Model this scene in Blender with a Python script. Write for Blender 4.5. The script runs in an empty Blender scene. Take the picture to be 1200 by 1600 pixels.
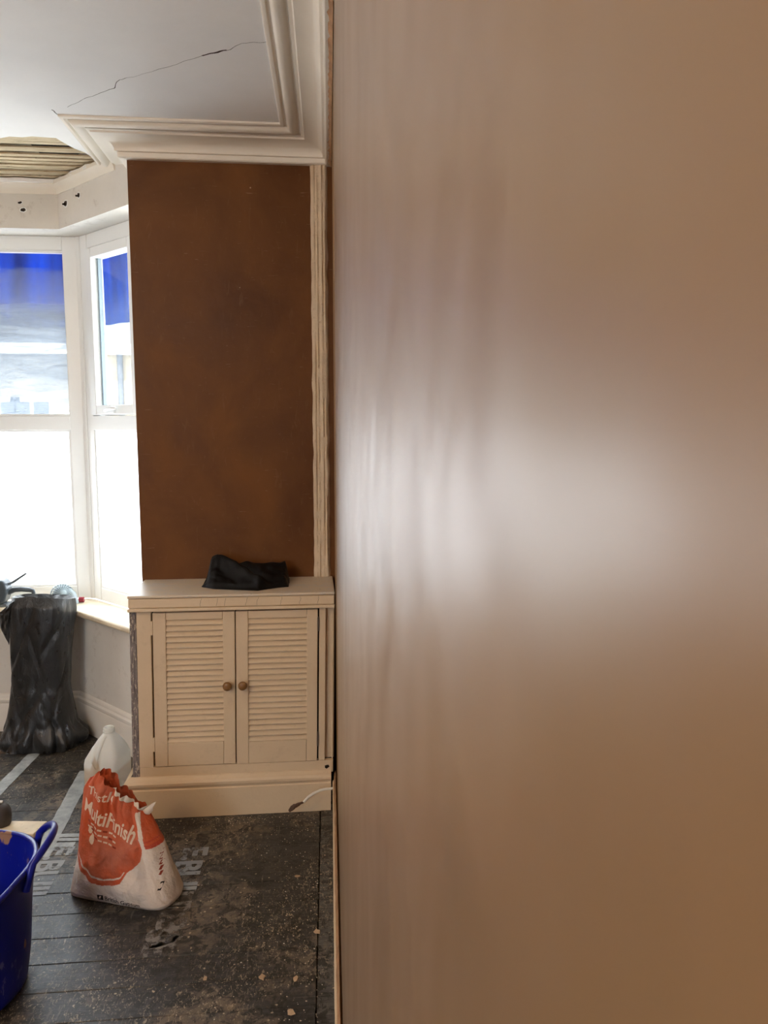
import bpy, bmesh, math, random
from mathutils import Vector, Matrix, noise
random.seed(7)
SC = bpy.context.scene
COL = SC.collection
R = math.radians

# ------------------------------------------------------------------ camera
F_PX, YAW, PITCH = 1190.0, R(5.6), math.atan(137 / 1190.0)
fw = Vector((math.sin(YAW) * math.cos(PITCH), math.cos(YAW) * math.cos(PITCH), -math.sin(PITCH)))
rt = Vector((math.cos(YAW), -math.sin(YAW), 0))
up = rt.cross(fw)
cam_d = bpy.data.cameras.new('camera')
cam = bpy.data.objects.new('camera', cam_d)
COL.objects.link(cam)
cam.matrix_world = Matrix(((rt.x, up.x, -fw.x, 0), (rt.y, up.y, -fw.y, 0), (rt.z, up.z, -fw.z, 1.51), (0, 0, 0, 1)))
cam_d.sensor_fit = 'AUTO'
cam_d.sensor_width = 36
cam_d.lens = F_PX / 1600 * 36
cam_d.clip_start = 0.001
cam_d.clip_end = 200
cam_d.dof.use_dof = True
cam_d.dof.focus_distance = 2.9
cam_d.dof.aperture_fstop = 9.5
SC.camera = cam

# ------------------------------------------------------------------ sky, lamps, exposure
SKY = 9.5
world = bpy.data.worlds.new('overcast_sky')
SC.world = world
world.use_nodes = True
bg = world.node_tree.nodes['Background']
bg.inputs['Color'].default_value = (0.86, 0.93, 1.0, 1)
bg.inputs['Strength'].default_value = SKY
lamp_d = bpy.data.lights.new('pendant_bulb', 'POINT')
lamp_d.energy = 56
lamp_d.color = (1.0, 0.70, 0.42)
lamp_d.shadow_soft_size = 0.09
lamp = bpy.data.objects.new('pendant_bulb', lamp_d)
lamp.location = (-1.75, 0.45, 2.2)
COL.objects.link(lamp)
sun_d = bpy.data.lights.new('sun', 'SUN')
sun_d.energy = 30
sun_d.angle = R(3)
sun_d.color = (1.0, .95, .86)
sun = bpy.data.objects.new('sun', sun_d)
sun.rotation_euler = (R(24), 0, R(10))          # from behind the house, high: lights the street, not the room
COL.objects.link(sun)
SC.view_settings.view_transform = 'Standard'
SC.view_settings.look = 'None'
SC.view_settings.gamma = 1
SC.view_settings.exposure = 0.0
SC.view_settings.use_curve_mapping = False

# ------------------------------------------------------------------ helpers
class MB:
    def __init__(s): s.v, s.f, s.m = [], [], []
    def add(s, vs, fs, mi=0):
        b = len(s.v)
        s.v += [tuple(v) for v in vs]
        s.f += [tuple(b + i for i in f) for f in fs]
        s.m += [mi] * len(fs)
        return s
    def box(s, x0, x1, y0, y1, z0, z1, mi=0):
        return s.add([(x0, y0, z0), (x1, y0, z0), (x1, y1, z0), (x0, y1, z0), (x0, y0, z1), (x1, y0, z1), (x1, y1, z1), (x0, y1, z1)],
                     [(0, 3, 2, 1), (4, 5, 6, 7), (0, 1, 5, 4), (1, 2, 6, 5), (2, 3, 7, 6), (3, 0, 4, 7)], mi)
    def fbox(s, o, e, n, s0, s1, t0, t1, z0, z1, mi=0):
        """box in a frame: along e, out along n, up z"""
        q = lambda a, b, c: (o[0] + e[0] * a + n[0] * b, o[1] + e[1] * a + n[1] * b, c)
        return s.add([q(s0, t0, z0), q(s1, t0, z0), q(s1, t1, z0), q(s0, t1, z0), q(s0, t0, z1), q(s1, t0, z1), q(s1, t1, z1), q(s0, t1, z1)],
                     [(0, 3, 2, 1), (4, 5, 6, 7), (0, 1, 5, 4), (1, 2, 6, 5), (2, 3, 7, 6), (3, 0, 4, 7)], mi)
    def prism(s, poly, z0, z1, mi=0, side=None):
        n = len(poly)
        vs = [(p[0], p[1], z0) for p in poly] + [(p[0], p[1], z1) for p in poly]
        s.add(vs, [tuple(reversed(range(n))), tuple(range(n, 2 * n))], mi)
        b = len(s.v) - 2 * n
        for i in range(n):
            j = (i + 1) % n
            s.f.append((b + i, b + j, b + n + j, b + n + i))
            s.m.append(side[i] if side else mi)
        return s
    def grid(s, fn, nu, nv, closed_u=False, mi=0):
        b = len(s.v)
        cu = nu if closed_u else nu + 1
        for j in range(nv + 1):
            for i in range(cu):
                s.v.append(tuple(fn(i / nu, j / nv)))
        for j in range(nv):
            for i in range(nu):
                i2 = (i + 1) % cu
                s.f.append((b + j * cu + i, b + j * cu + i2, b + (j + 1) * cu + i2, b + (j + 1) * cu + i))
                s.m.append(mi)
        return s
    def tube(s, pts, rad, seg=10, flat=1.0, mi=0, caps=True):
        pts = [Vector(p) for p in pts]
        rads = rad if isinstance(rad, (list, tuple)) else [rad] * len(pts)
        prev = None
        b = len(s.v)
        for k, p in enumerate(pts):
            t = (pts[min(k + 1, len(pts) - 1)] - pts[max(k - 1, 0)]).normalized()
            if prev is None:
                prev = t.orthogonal().normalized()
            nrm = (prev - t * prev.dot(t)).normalized()
            prev = nrm
            bi = t.cross(nrm)
            for i in range(seg):
                a = 2 * math.pi * i / seg
                s.v.append(tuple(p + nrm * math.cos(a) * rads[k] + bi * math.sin(a) * rads[k] * flat))
        for k in range(len(pts) - 1):
            for i in range(seg):
                j = (i + 1) % seg
                s.f.append((b + k * seg + i, b + k * seg + j, b + (k + 1) * seg + j, b + (k + 1) * seg + i)); s.m.append(mi)
        if caps:
            s.f.append(tuple(b + i for i in reversed(range(seg)))); s.m.append(mi)
            s.f.append(tuple(b + (len(pts) - 1) * seg + i for i in range(seg))); s.m.append(mi)
        return s
    def lathe(s, prof, seg=32, M=None, sx=1, sy=1, mi=0):
        M = M or Matrix()
        b = len(s.v)
        for r, z in prof:
            for i in range(seg):
                a = 2 * math.pi * i / seg
                s.v.append(tuple(M @ Vector((r * math.cos(a) * sx, r * math.sin(a) * sy, z))))
        for k in range(len(prof) - 1):
            for i in range(seg):
                j = (i + 1) % seg
                s.f.append((b + k * seg + i, b + k * seg + j, b + (k + 1) * seg + j, b + (k + 1) * seg + i)); s.m.append(mi)
        if prof[0][0] > 1e-5: s.f.append(tuple(b + i for i in reversed(range(seg)))); s.m.append(mi)
        if prof[-1][0] > 1e-5: s.f.append(tuple(b + (len(prof) - 1) * seg + i for i in range(seg))); s.m.append(mi)
        return s
    def build(s, name, mats, parent=None, smooth=None, bevel=0, segs=2):
        me = bpy.data.meshes.new(name)
        me.from_pydata(s.v, [], s.f)
        if not isinstance(mats, (list, tuple)): mats = [mats]
        for m in mats: me.materials.append(m)
        me.polygons.foreach_set('material_index', s.m)
        bm = bmesh.new(); bm.from_mesh(me)
        bmesh.ops.remove_doubles(bm, verts=bm.verts, dist=1e-6)
        bmesh.ops.recalc_face_normals(bm, faces=bm.faces)
        bm.to_mesh(me); bm.free()
        o = bpy.data.objects.new(name, me)
        COL.objects.link(o)
        if parent: o.parent = parent
        if smooth is not None:
            me.shade_smooth()
            if smooth < 180: me.set_sharp_from_angle(angle=R(smooth))
        if bevel:
            b = o.modifiers.new('edge', 'BEVEL'); b.width = bevel; b.segments = segs; b.limit_method = 'ANGLE'; b.angle_limit = R(40)
        return o

def tag(o, label=None, cat=None, group=None, kind=None):
    if label: o['label'] = label
    if cat: o['category'] = cat
    if group: o['group'] = group
    if kind: o['kind'] = kind
    return o
def struct(o, label=None): return tag(o, label, None, None, 'structure')
def empty(name, loc=(0, 0, 0)):
    o = bpy.data.objects.new(name, None); COL.objects.link(o); o.location = loc; o.empty_display_size = .05
    return o
def sub(o, root):
    """parent keeping world place"""
    o.parent = root
    o.matrix_parent_inverse = Matrix.Translation(-Vector(root.location))
    return o
def lerp(a, b, t): return a + (b - a) * t
def interp(tab, x):
    if x <= tab[0][0]: return tab[0][1]
    for (x0, y0), (x1, y1) in zip(tab, tab[1:]):
        if x <= x1: return lerp(y0, y1, (x - x0) / (x1 - x0))
    return tab[-1][1]
def fbm(p, o=4): return noise.fractal(Vector(p), 1.0, 2.0, o)
def sweep(path, prof, left=True):
    """profile (p out from wall, z) along a horizontal polyline of wall-line points, mitred; out = left of travel"""
    mb = MB(); n = len(path); rows = []
    for i, p in enumerate(path):
        p = Vector(p)
        def nl(a, b):
            d = (Vector(b) - Vector(a)).normalized(); return Vector((-d.y, d.x))
        if i == 0: off = nl(path[0], path[1])
        elif i == n - 1: off = nl(path[-2], path[-1])
        else:
            n1, n2 = nl(path[i - 1], path[i]), nl(path[i], path[i + 1])
            off = (n1 + n2) / (1 + n1.dot(n2))
        rows.append([(p.x + off.x * a, p.y + off.y * a, z) for a, z in prof])
    m = len(prof); vs = [v for r in rows for v in r]; fs = []
    for i in range(n - 1):
        for k in range(m):
            j = (k + 1) % m
            fs.append((i * m + k, i * m + j, (i + 1) * m + j, (i + 1) * m + k))
    fs += [tuple(range(m)), tuple(reversed(range((n - 1) * m, n * m)))]
    return mb.add(vs, fs)

# ------------------------------------------------------------------ materials
class NT:
    def __init__(s, name):
        s.mat = bpy.data.materials.new(name); s.mat.use_nodes = True
        s.t = s.mat.node_tree; s.t.nodes.clear()
        s.out = s.n('ShaderNodeOutputMaterial')
    def n(s, typ, ins=None, **kw):
        nd = s.t.nodes.new(typ)
        for k, v in kw.items(): setattr(nd, k, v)
        for k, v in (ins or {}).items():
            i = nd.inputs[k]
            if isinstance(v, bpy.types.NodeSocket): s.t.links.new(v, i)
            else: i.default_value = v
        return nd
    def pos(s): return s.n('ShaderNodeNewGeometry').outputs['Position']
    def map(s, v, scale=(1, 1, 1), loc=(0, 0, 0), rot=(0, 0, 0)):
        return s.n('ShaderNodeMapping', {'Vector': v, 'Scale': scale, 'Location': loc, 'Rotation': rot}).outputs[0]
    def noise(s, v, scale=5, detail=4, rough=.55, dist=0, out=0):
        return s.n('ShaderNodeTexNoise', {'Vector': v, 'Scale': scale, 'Detail': detail, 'Roughness': rough, 'Distortion': dist}).outputs[out]
    def ramp(s, f, stops, interp='LINEAR'):
        nd = s.n('ShaderNodeValToRGB', {'Fac': f}); cr = nd.color_ramp; cr.interpolation = interp
        while len(cr.elements) < len(stops): cr.elements.new(0.5)
        for e, (p, c) in zip(cr.elements, stops):
            e.position = p; e.color = (c, c, c, 1) if isinstance(c, (int, float)) else (*c, 1)
        return nd.outputs[0]
    def mix(s, f, a, b, blend='MIX'):
        nd = s.n('ShaderNodeMix', data_type='RGBA', blend_type=blend)
        for k, v in ((0, f), (6, a), (7, b)):
            if isinstance(v, bpy.types.NodeSocket): s.t.links.new(v, nd.inputs[k])
            else: nd.inputs[k].default_value = (*v, 1) if isinstance(v, (tuple, list)) and len(v) == 3 else v
        return nd.outputs[2]
    def math(s, op, a, b=0, clamp=False):
        nd = s.n('ShaderNodeMath', operation=op, use_clamp=clamp)
        for k, v in ((0, a), (1, b)):
            if isinstance(v, bpy.types.NodeSocket): s.t.links.new(v, nd.inputs[k])
            else: nd.inputs[k].default_value = v
        return nd.outputs[0]
    def xyz(s, v): return s.n('ShaderNodeSeparateXYZ', {'Vector': v}).outputs
    def bump(s, h, strength=.3, dist=.01):
        return s.n('ShaderNodeBump', {'Height': h, 'Strength': strength, 'Distance': dist}).outputs[0]
    def bsdf(s, color, rough=.5, normal=None, spec=.5, **kw):
        ins = {'Base Color': (*color, 1) if isinstance(color, tuple) else color, 'Roughness': rough, 'Specular IOR Level': spec}
        if normal: ins['Normal'] = normal
        ins.update(kw)
        return s.n('ShaderNodeBsdfPrincipled', ins).outputs[0]
    def done(s, sh):
        s.t.links.new(sh, s.out.inputs['Surface']); return s.mat

def paint(name, c, var=.12, rough=.55, scale=6, bump=.15, bscale=60, dirt=None, dirt_amt=.0, spec=.4):
    m = NT(name); p = m.pos()
    n1 = m.noise(p, scale, 5)
    col = m.mix(m.ramp(n1, [(.3, 0), (.7, 1)]), tuple(x * (1 - var) for x in c), tuple(min(1, x * (1 + var * .4)) for x in c))
    if dirt:
        d = m.ramp(m.noise(p, scale * 4, 6, .7), [(.56, 0), (.7, dirt_amt)])
        col = m.mix(d, col, dirt)
    nb = m.noise(p, bscale, 4)
    return m.done(m.bsdf(col, rough, m.bump(nb, bump, .004), spec))
def plain(name, c, rough=.5, spec=.5, **kw):
    m = NT(name); p = m.pos()
    col = m.mix(m.noise(p, 30, 3), tuple(x * .88 for x in c), c)
    return m.done(m.bsdf(col, rough, None, spec, **kw))

M = {}
M['cream'] = paint('cream_gloss_paint', (.72, .57, .39), .06, .42, 5, .25, 45, (.40, .28, .17), .18)
M['cream_old'] = paint('cream_flaky_paint', (.72, .58, .41), .18, .6, 14, .8, 70, (.36, .24, .13), .6)
M['cornice'] = paint('white_cornice_paint', (.84, .785, .685), .07, .55, 4, .12, 50)
M['ceil'] = paint('ceiling_emulsion', (.90, .90, .885), .07, .75, 2.2, .25, 35)
M['bay_wall'] = paint('off_white_emulsion', (.74, .71, .66), .12, .7, 3.5, .3, 40, (.42, .37, .32), .5)
M['upvc'] = paint('white_upvc', (.84, .86, .85), .03, .3, 3, .02, 30, spec=.5)
M['skirt'] = paint('off_white_gloss', (.76, .72, .66), .08, .4, 6, .15, 40)
M['gap'] = plain('dark_gap', (.02, .014, .01), .9, .1)
M['crack'] = plain('crack_dark', (.06, .045, .035), .9, .1)

WOFF, WSTR = .9, .28
# freshly skimmed pink-brown plaster, still damp and polished
m = NT('damp_polished_plaster'); p = m.pos()
big = m.noise(m.map(p, (1, 1.2, 1)), 2.2, 4, .55)
fine = m.noise(m.map(p, (1, .35, 1.0)), 28, 5, .6)
col = m.mix(m.ramp(big, [(.32, 0), (.68, 1)]), (.185, .108, .050), (.225, .136, .066))
col = m.mix(m.ramp(fine, [(.35, 0), (.8, .22)]), col, (.22, .14, .08))
y = m.xyz(p)[1]
dry = m.ramp(m.math('ADD', m.math('MULTIPLY', m.math('SUBTRACT', y, 2.3), 2.2), m.math('MULTIPLY', m.math('SUBTRACT', fine, .5), .25)), [(.0, 0), (.2, 1)])
rv = m.ramp(m.noise(m.map(p, (1, 1, .5)), 7, 3, .5, .6), [(.35, 0), (.65, 1)])
rough = m.mix(dry, m.mix(rv, (.41, .41, .41), (.50, .50, .50)), (.75, .75, .75))
hb = m.math('ADD', m.math('MULTIPLY', m.noise(m.map(p, (1, 1, .10)), 8, 3), .4), m.math('MULTIPLY', m.noise(m.map(p, (1, 1, .8), loc=(0, WOFF, 0)), 16, 1, .4, .5), 1.0))
wet = m.math('SUBTRACT', 1.0, m.xyz(dry)[0])
M['plaster'] = m.done(m.bsdf(m.mix(dry, col, (.30, .185, .10)), m.mix(dry, (.36, .36, .36), (.8, .8, .8)), m.bump(hb, WSTR, .02), .14, **{'Coat Weight': wet, 'Coat Roughness': rough, 'Coat IOR': 1.27, 'Coat Normal': m.bump(hb, WSTR, .02)}))
M['plaster_raw'] = paint('raw_plaster_edge', (.40, .22, .11), .35, .85, 30, .9, 90)

# dark brown damp plaster on the panel beside the bay
m = NT('dark_brown_plaster'); p = m.pos()
big = m.noise(m.map(p, (1, 1, .8)), 3.0, 5, .6, .4)
col = m.mix(m.ramp(big, [(.3, 0), (.7, 1)]), (.095, .032, .006), (.170, .066, .017))
sw = m.noise(m.map(p, (5, 5, 1.2), rot=(0, R(25), 0)), 9, 6, .6, 1.5)
col = m.mix(m.ramp(sw, [(.60, 0), (.78, .28)]), col, (.25, .14, .065))
sc = m.noise(m.map(p, (3, 3, 26), rot=(0, R(-14), 0)), 6, 5, .6, .6)
col = m.mix(m.ramp(sc, [(.66, 0), (.74, .4)]), col, (.40, .27, .15))
pv = m.n('ShaderNodeTexVoronoi', {'Vector': p, 'Scale': 8}).outputs['Distance']
col = m.mix(m.ramp(pv, [(.016, .8), (.026, 0)]), col, (.62, .45, .27))
M['brown'] = m.done(m.bsdf(col, m.ramp(big, [(.3, .42), (.7, .62)]), m.bump(m.noise(p, 14, 5), .2, .01), .2))
M['brown_far'] = paint('brown_room_plaster', (.36, .21, .12), .2, .6, 3, .2, 20)

# floor: old boards painted black, scuffed through to wood and covered in plaster dust
def floor_mat(name, base, dust_bias):
    m = NT(name); p = m.pos(); oi = m.n('ShaderNodeObjectInfo').outputs['Random']
    x, yy, z = m.xyz(p)
    shift = m.n('ShaderNodeCombineXYZ', {'X': m.math('MULTIPLY', oi, 7.3), 'Y': 0.0, 'Z': m.math('MULTIPLY', oi, 3.0)}).outputs[0]
    pp = m.n('ShaderNodeVectorMath', {0: p, 1: shift}, operation='ADD').outputs[0]
    grain = m.noise(m.map(pp, (1.6, 14, 1)), 9, 6, .65)
    col = m.mix(m.ramp(grain, [(.35, 0), (.75, 1)]), tuple(b * .5 for b in base), tuple(b * 1.7 for b in base))
    wear = m.noise(p, 2.3, 6, .62, .6)
    wn = m.math('ADD', m.math('MULTIPLY', wear, .70), m.math('MULTIPLY', m.noise(p, 21, 6, .75, .3), .30))
    col = m.mix(m.ramp(wn, [(.49 + dust_bias, 0), (.56 + dust_bias, .5), (.66 + dust_bias, .95)]), col, (.215, .160, .105))
    d2 = m.noise(p, 24, 6, .72, .9)
    col = m.mix(m.ramp(d2, [(.49, 0), (.54, .93)]), col, (.009, .008, .007))
    # splashes of pale plaster: streaks along the walk and ragged dots, thicker where the plasterer stood
    where = m.ramp(m.noise(p, 3.2, 4, .6, .4), [(.40, 0), (.60, 1)])
    sp = m.noise(m.map(p, (1.5, .8, 1), rot=(0, 0, R(12))), 75, 6, .74, 1.2)
    col = m.mix(m.math('MULTIPLY', m.ramp(sp, [(.555, 0), (.61, .95)]), where), col, (.42, .34, .235))
    vo = m.n('ShaderNodeTexVoronoi', {'Vector': m.n('ShaderNodeVectorMath', {0: p, 1: m.n('ShaderNodeVectorMath', {0: m.noise(p, 60, 3, .6, 0, 1), 1: (.012, .012, 0)}, operation='MULTIPLY').outputs[0]}, operation='ADD').outputs[0], 'Scale': 30, 'Randomness': 1.0}).outputs
    col = m.mix(m.math('MULTIPLY', m.ramp(vo['Distance'], [(.07, 1), (.13, 0)]), m.ramp(m.noise(p, 9, 2), [(.46, 0), (.54, 1)])), col, (.47, .38, .26))
    scr = m.noise(m.map(p, (22, 2.2, 1), rot=(0, 0, R(20))), 5, 4, .6, .4)
    col = m.mix(m.ramp(scr, [(.62, 0), (.70, .45)]), col, (.22, .185, .145))
    scr2 = m.noise(m.map(p, (1.5, 30, 1), rot=(0, 0, R(4))), 6, 4, .6, .3)
    col = m.mix(m.ramp(scr2, [(.64, 0), (.72, .4)]), col, (.26, .22, .17))
    rg = m.ramp(wn, [(.40, .30), (.62, .58)])
    h = m.math('ADD', m.math('MULTIPLY', grain, .5), m.math('MULTIPLY', d2, .6))
    return m.done(m.bsdf(col, rg, m.bump(h, .35, .006), .5))
M['floor'] = floor_mat('black_painted_boards', (.030, .029, .028), 0)
M['border'] = floor_mat('grey_black_border_board', (.075, .073, .068), .06)

def smear_glass(name, amt, low):
    m = NT(name); p = m.pos(); x, yy, z = m.xyz(p)
    # arcs of wiped whitewash: distance from a point low on each pane, broken by noise
    st = m.noise(m.map(p, (1.2, 1.2, 9), rot=(0, R(8), 0)), 3.2, 6, .62, 1.6)
    fine = m.noise(m.map(p, (2, 2, 40), rot=(0, R(-6), 0)), 4.5, 5, .7, 1.2)
    edge = m.math('ADD', z, m.math('MULTIPLY', m.math('SUBTRACT', st, .5), .10))
    top = m.ramp(m.math('MULTIPLY', m.math('SUBTRACT', 2.34, edge), 1.25), [(.085, .03), (.12, amt), (.28, amt * 1.15), (.36, low), (.72, low * .9), (1, low * .6)])
    band = m.math('ADD', m.math('MULTIPLY', m.math('SUBTRACT', st, .5), 1.1), m.math('MULTIPLY', m.math('SUBTRACT', fine, .5), .7))
    f = m.math('MULTIPLY', top, m.math('ADD', 1.0, band), True)
    wash = m.n('ShaderNodeMixShader', {0: .55, 1: m.n('ShaderNodeBsdfDiffuse', {'Color': (.60, .66, .74, 1)}).outputs[0],
                                       2: m.n('ShaderNodeBsdfTranslucent', {'Color': (.20, .24, .29, 1)}).outputs[0]}).outputs[0]
    fr = m.math('MULTIPLY', m.n('ShaderNodeFresnel', {'IOR': 1.45}).outputs[0], m.math('SUBTRACT', 1.0, m.n('ShaderNodeNewGeometry').outputs['Backfacing']))
    g = m.n('ShaderNodeMixShader', {0: fr, 1: m.n('ShaderNodeBsdfTransparent', {'Color': (.95, .97, .97, 1)}).outputs[0],
                                    2: m.n('ShaderNodeBsdfGlossy', {'Roughness': .03}).outputs[0]}).outputs[0]
    return m.done(m.n('ShaderNodeMixShader', {0: f, 1: g, 2: wash}).outputs[0])
M['smear'] = smear_glass('whitewash_smeared_glass', .24, .72)
M['smear_light'] = smear_glass('lightly_smeared_glass', .05, .10)
m = NT('white_privacy_film_glass')
M['film'] = m.done(m.n('ShaderNodeMixShader', {0: .25, 1: m.n('ShaderNodeBsdfTranslucent', {'Color': (.93, .95, .97, 1)}).outputs[0],
                       2: m.n('ShaderNodeBsdfTransparent', {'Color': (1, 1, 1, 1)}).outputs[0]}).outputs[0])
m = NT('blue_tarpaulin'); p = m.pos()
fold = m.noise(m.map(p, (9, 9, .8)), 2.5, 4, .5)
bc = m.mix(m.ramp(fold, [(.3, 0), (.7, 1)]), (.002, .054, .21), (.003, .125, .46))
M['tarp'] = m.done(m.n('ShaderNodeMixShader', {0: .75, 1: m.n('ShaderNodeBsdfDiffuse', {'Color': bc}).outputs[0], 2: m.n('ShaderNodeBsdfTranslucent', {'Color': bc}).outputs[0]}).outputs[0])
M['grass_out'] = paint('pale_paving', (.60, .59, .57), .1, .9, 1)
M['brick_out'] = paint('pale_brickwork', (.20, .17, .125), .15, .9, 4)
M['slate'] = paint('grey_slate', (.050, .055, .065), .2, .7, 3)

# ------------------------------------------------------------------ room geometry
H = 2.612
def wx(y): return .02 + .0262 * y              # right wall surface
YF = 3.16                                      # front wall surface
KX = wx(YF)
ex, ey = math.cos(R(47)), -math.sin(R(47))     # along the bay's right splay, towards the room
W = (-1.15, 3.81)                              # inner corner of bay front and right splay
P = (-1.106, 3.95)                             # window-plane corner
E_S, N_S = (ex, ey), (-ey, ex)
mir = lambda q: (-4.0 - q[0], q[1])            # the bay is symmetrical about x = -2
W2, P2 = mir(W), mir(P)
def along(o, d, t, n=(0, 0), u=0): return (o[0] + d[0] * t + n[0] * u, o[1] + d[1] * t + n[1] * u)

# floor boards
fl = struct(MB().box(-4.1, .25, -2.3, 4.2, -.06, -.02).build('floor', M['gap']), 'old black painted floorboards, scuffed and covered in plaster dust')
k = 0; y0 = -2.3
while y0 < 4.05:
    w = .112
    xr = wx(y0) - .066 if y0 < 2.86 else .22
    b = MB().box(-4.05, xr, y0, y0 + w - .0022, -.02, random.uniform(-.0008, .0006)).build('floorboard', M['floor'], fl, bevel=.0012, segs=1)
    y0 += w
b = MB().add([(wx(-2.3) - .064, -2.3, .001), (wx(-2.3) + .02, -2.3, .001), (wx(2.9) + .02, 2.9, .001), (wx(2.9) - .064, 2.9, .001),
              (wx(-2.3) - .064, -2.3, -.02), (wx(-2.3) + .02, -2.3, -.02), (wx(2.9) + .02, 2.9, -.02), (wx(2.9) - .064, 2.9, -.02)],
             [(0, 1, 2, 3), (7, 6, 5, 4), (0, 4, 5, 1), (1, 5, 6, 2), (2, 6, 7, 3), (3, 7, 4, 0)]).build('border_board', M['border'], fl)
tag(b, 'narrow grey-black border board along the right wall')

# right wall, left wall, back wall
def rwall(mb, y0, y1, z0, z1, t0=0.0, t1=.15):
    q = lambda yy, t, z: (wx(yy) + t, yy, z)
    return mb.add([q(y0, t0, z0), q(y1, t0, z0), q(y1, t1, z0), q(y0, t1, z0), q(y0, t0, z1), q(y1, t0, z1), q(y1, t1, z1), q(y0, t1, z1)],
                  [(0, 3, 2, 1), (4, 5, 6, 7), (0, 1, 5, 4), (1, 2, 6, 5), (2, 3, 7, 6), (3, 0, 4, 7)])
wr = struct(rwall(MB(), -2.3, 3.3, -.02, 2.7).build('wall_right', M['plaster']), 'freshly skimmed pinkish brown plaster wall with a damp polished sheen')
mb = MB()
def edge_strip(u, v):
    yy = lerp(.9, 2.86, u); a = v * 2 * math.pi
    return (wx(yy) - .006 + .008 * math.cos(a) * (1 + .25 * noise.noise((yy * 30, v * 3, 0))), yy, .10 + .06 * math.sin(a) + .004 * noise.noise((yy * 22, 5, v)))
mb.grid(edge_strip, 120, 8)
tag(mb.build('plaster_lip', M['plaster_raw'], wr, 60), 'rough brown plaster edge above the white skirting strip')
wl = struct(MB().box(-4.15, -4.0, -2.3, 3.4, -.02, 2.7).build('wall_left', M['brown_far']))
mb = MB()
mb.box(-4.0, .1, -2.3, -2.15, -.02, .75); mb.box(-4.0, .1, -2.3, -2.15, 2.35, 2.7)
mb.box(-4.0, -2.7, -2.3, -2.15, .75, 2.35); mb.box(-1.5, .1, -2.3, -2.15, .75, 2.35)  # unseen window opening between these pieces, added to let sky light in
struct(mb.build('wall_back', M['brown_far']))

# front wall beside the bay: brown plaster face, cream return
q = along(W, E_S, .66)
poly = [(-.69, YF), (.25, YF), (.25, 3.55), (-.45, 3.55), along(W, E_S, .63, N_S, .2), along(W, E_S, .63), (-.69, 3.317)]
struct(MB().prism(poly, -.02, 2.7, 1, [0, 1, 1, 1, 1, 1, 1]).build('wall_front', [M['brown'], M['bay_wall']], bevel=.004), 'dark brown plastered wall panel beside the bay above the white cupboard')
poly = [mir(p) for p in poly]; poly[1] = (-4.1, YF); poly[2] = (-4.1, 3.55); poly.reverse()
struct(MB().prism(poly, -.02, 2.7).build('wall_front_left', M['brown_far']))

# bay walls below and above the windows
def bay(z0, z1, mb):
    Po = (P[0] + .435 * .09, P[1] + .09)
    mb.prism([W2, W, Po, mir(Po)], z0, z1)
    a = [W, along(W, E_S, .64), along(Po, E_S, .60), Po]
    mb.prism(a, z0, z1)
    mb.prism([mir(p) for p in reversed(a)], z0, z1)
    return mb
bw = struct(bay(-.02, .6, MB()).build('wall_bay', M['bay_wall']), 'off-white low wall under the bay windows')
hd = bay(2.414, 2.7, MB()).build('wall_bay_header', M['bay_wall']); struct(hd, 'grubby off-white header above the bay windows with screw holes')
# broken plaster spots with old screws on the header
def hole(name, o, e, n, s, z, r):
    mb = MB(); pts = []
    N = 11
    for i in range(N):
        a = 2 * math.pi * i / N; rr = r * (1 + .45 * noise.noise((i * 1.7, s * 9, z)))
        pts.append((rr * math.cos(a) * 1.0, rr * math.sin(a) * .9))
    P3 = lambda a, c, t: (o[0] + e[0] * (s + a) - n[0] * t, o[1] + e[1] * (s + a) - n[1] * t, z + c)
    vs = [P3(a, c, .0012) for a, c in pts] + [P3(a * 1.5, c * 1.5, .0002) for a, c in pts]
    mb.add(vs, [tuple(range(N))], 1); 
    for i in range(N):
        j = (i + 1) % N
        mb.add([vs[i], vs[j], vs[N + j], vs[N + i]], [(0, 1, 2, 3)], 0)
    o1 = mb.build(name, [M['upvc'], M['crack']], hd)
    sc_ = MB().tube([P3(.001, -.002, -.002), P3(.004, -.006, .016)], [.0035, .004], 8).build('screw', M['gap'], o1)
    return o1
hole('plaster_hole', W, (-1, 0), (0, 1), .155, 2.497, .010)
hole('plaster_hole', W, (-1, 0), (0, 1), .165, 2.53, .006)
hole('plaster_hole', W, E_S, N_S, .075, 2.515, .014)
hole('plaster_hole', W, E_S, N_S, .20, 2.528, .012)

# ceiling with a hole through to the laths
random.seed(3)
hole_pts = [(-2.9, 3.24), (-2.2, 3.22), (-1.6, 3.235), (-1.18, 3.225), (-1.05, 3.20), (-.965, 3.205), (-.945, 3.25), (-.928, 3.31), (-.902, 3.37), (-.885, 3.42), (-.866, 3.475),
            (-.872, 3.500), (-.915, 3.540), (-.955, 3.56), (-1.00, 3.615), (-1.05, 3.665), (-1.09, 3.72), (-1.15, 3.775), (-1.4, 3.772), (-1.9, 3.78), (-2.5, 3.775), (-2.85, 3.72)]
jag = []
for a, b in zip(hole_pts, hole_pts[1:] + hole_pts[:1]):
    n = max(1, int(math.dist(a, b) / .035))
    for i in range(n):
        t = i / n; x, y = lerp(a[0], b[0], t), lerp(a[1], b[1], t)
        jag.append((x + .012 * noise.noise((x * 25, y * 25, 1)), y + .012 * noise.noise((x * 25, y * 25, 9))))
bm = bmesh.new()
outer = [bm.verts.new((x, y, H)) for x, y in [(-4.1, -2.3), (.25, -2.3), (.25, 4.1), (-4.1, 4.1)]]
inner = [bm.verts.new((x, y, H)) for x, y in jag]
eds = [bm.edges.new((outer[i], outer[(i + 1) % 4])) for i in range(4)]
eds += [bm.edges.new((inner[i], inner[(i + 1) % len(inner)])) for i in range(len(inner))]
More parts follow.
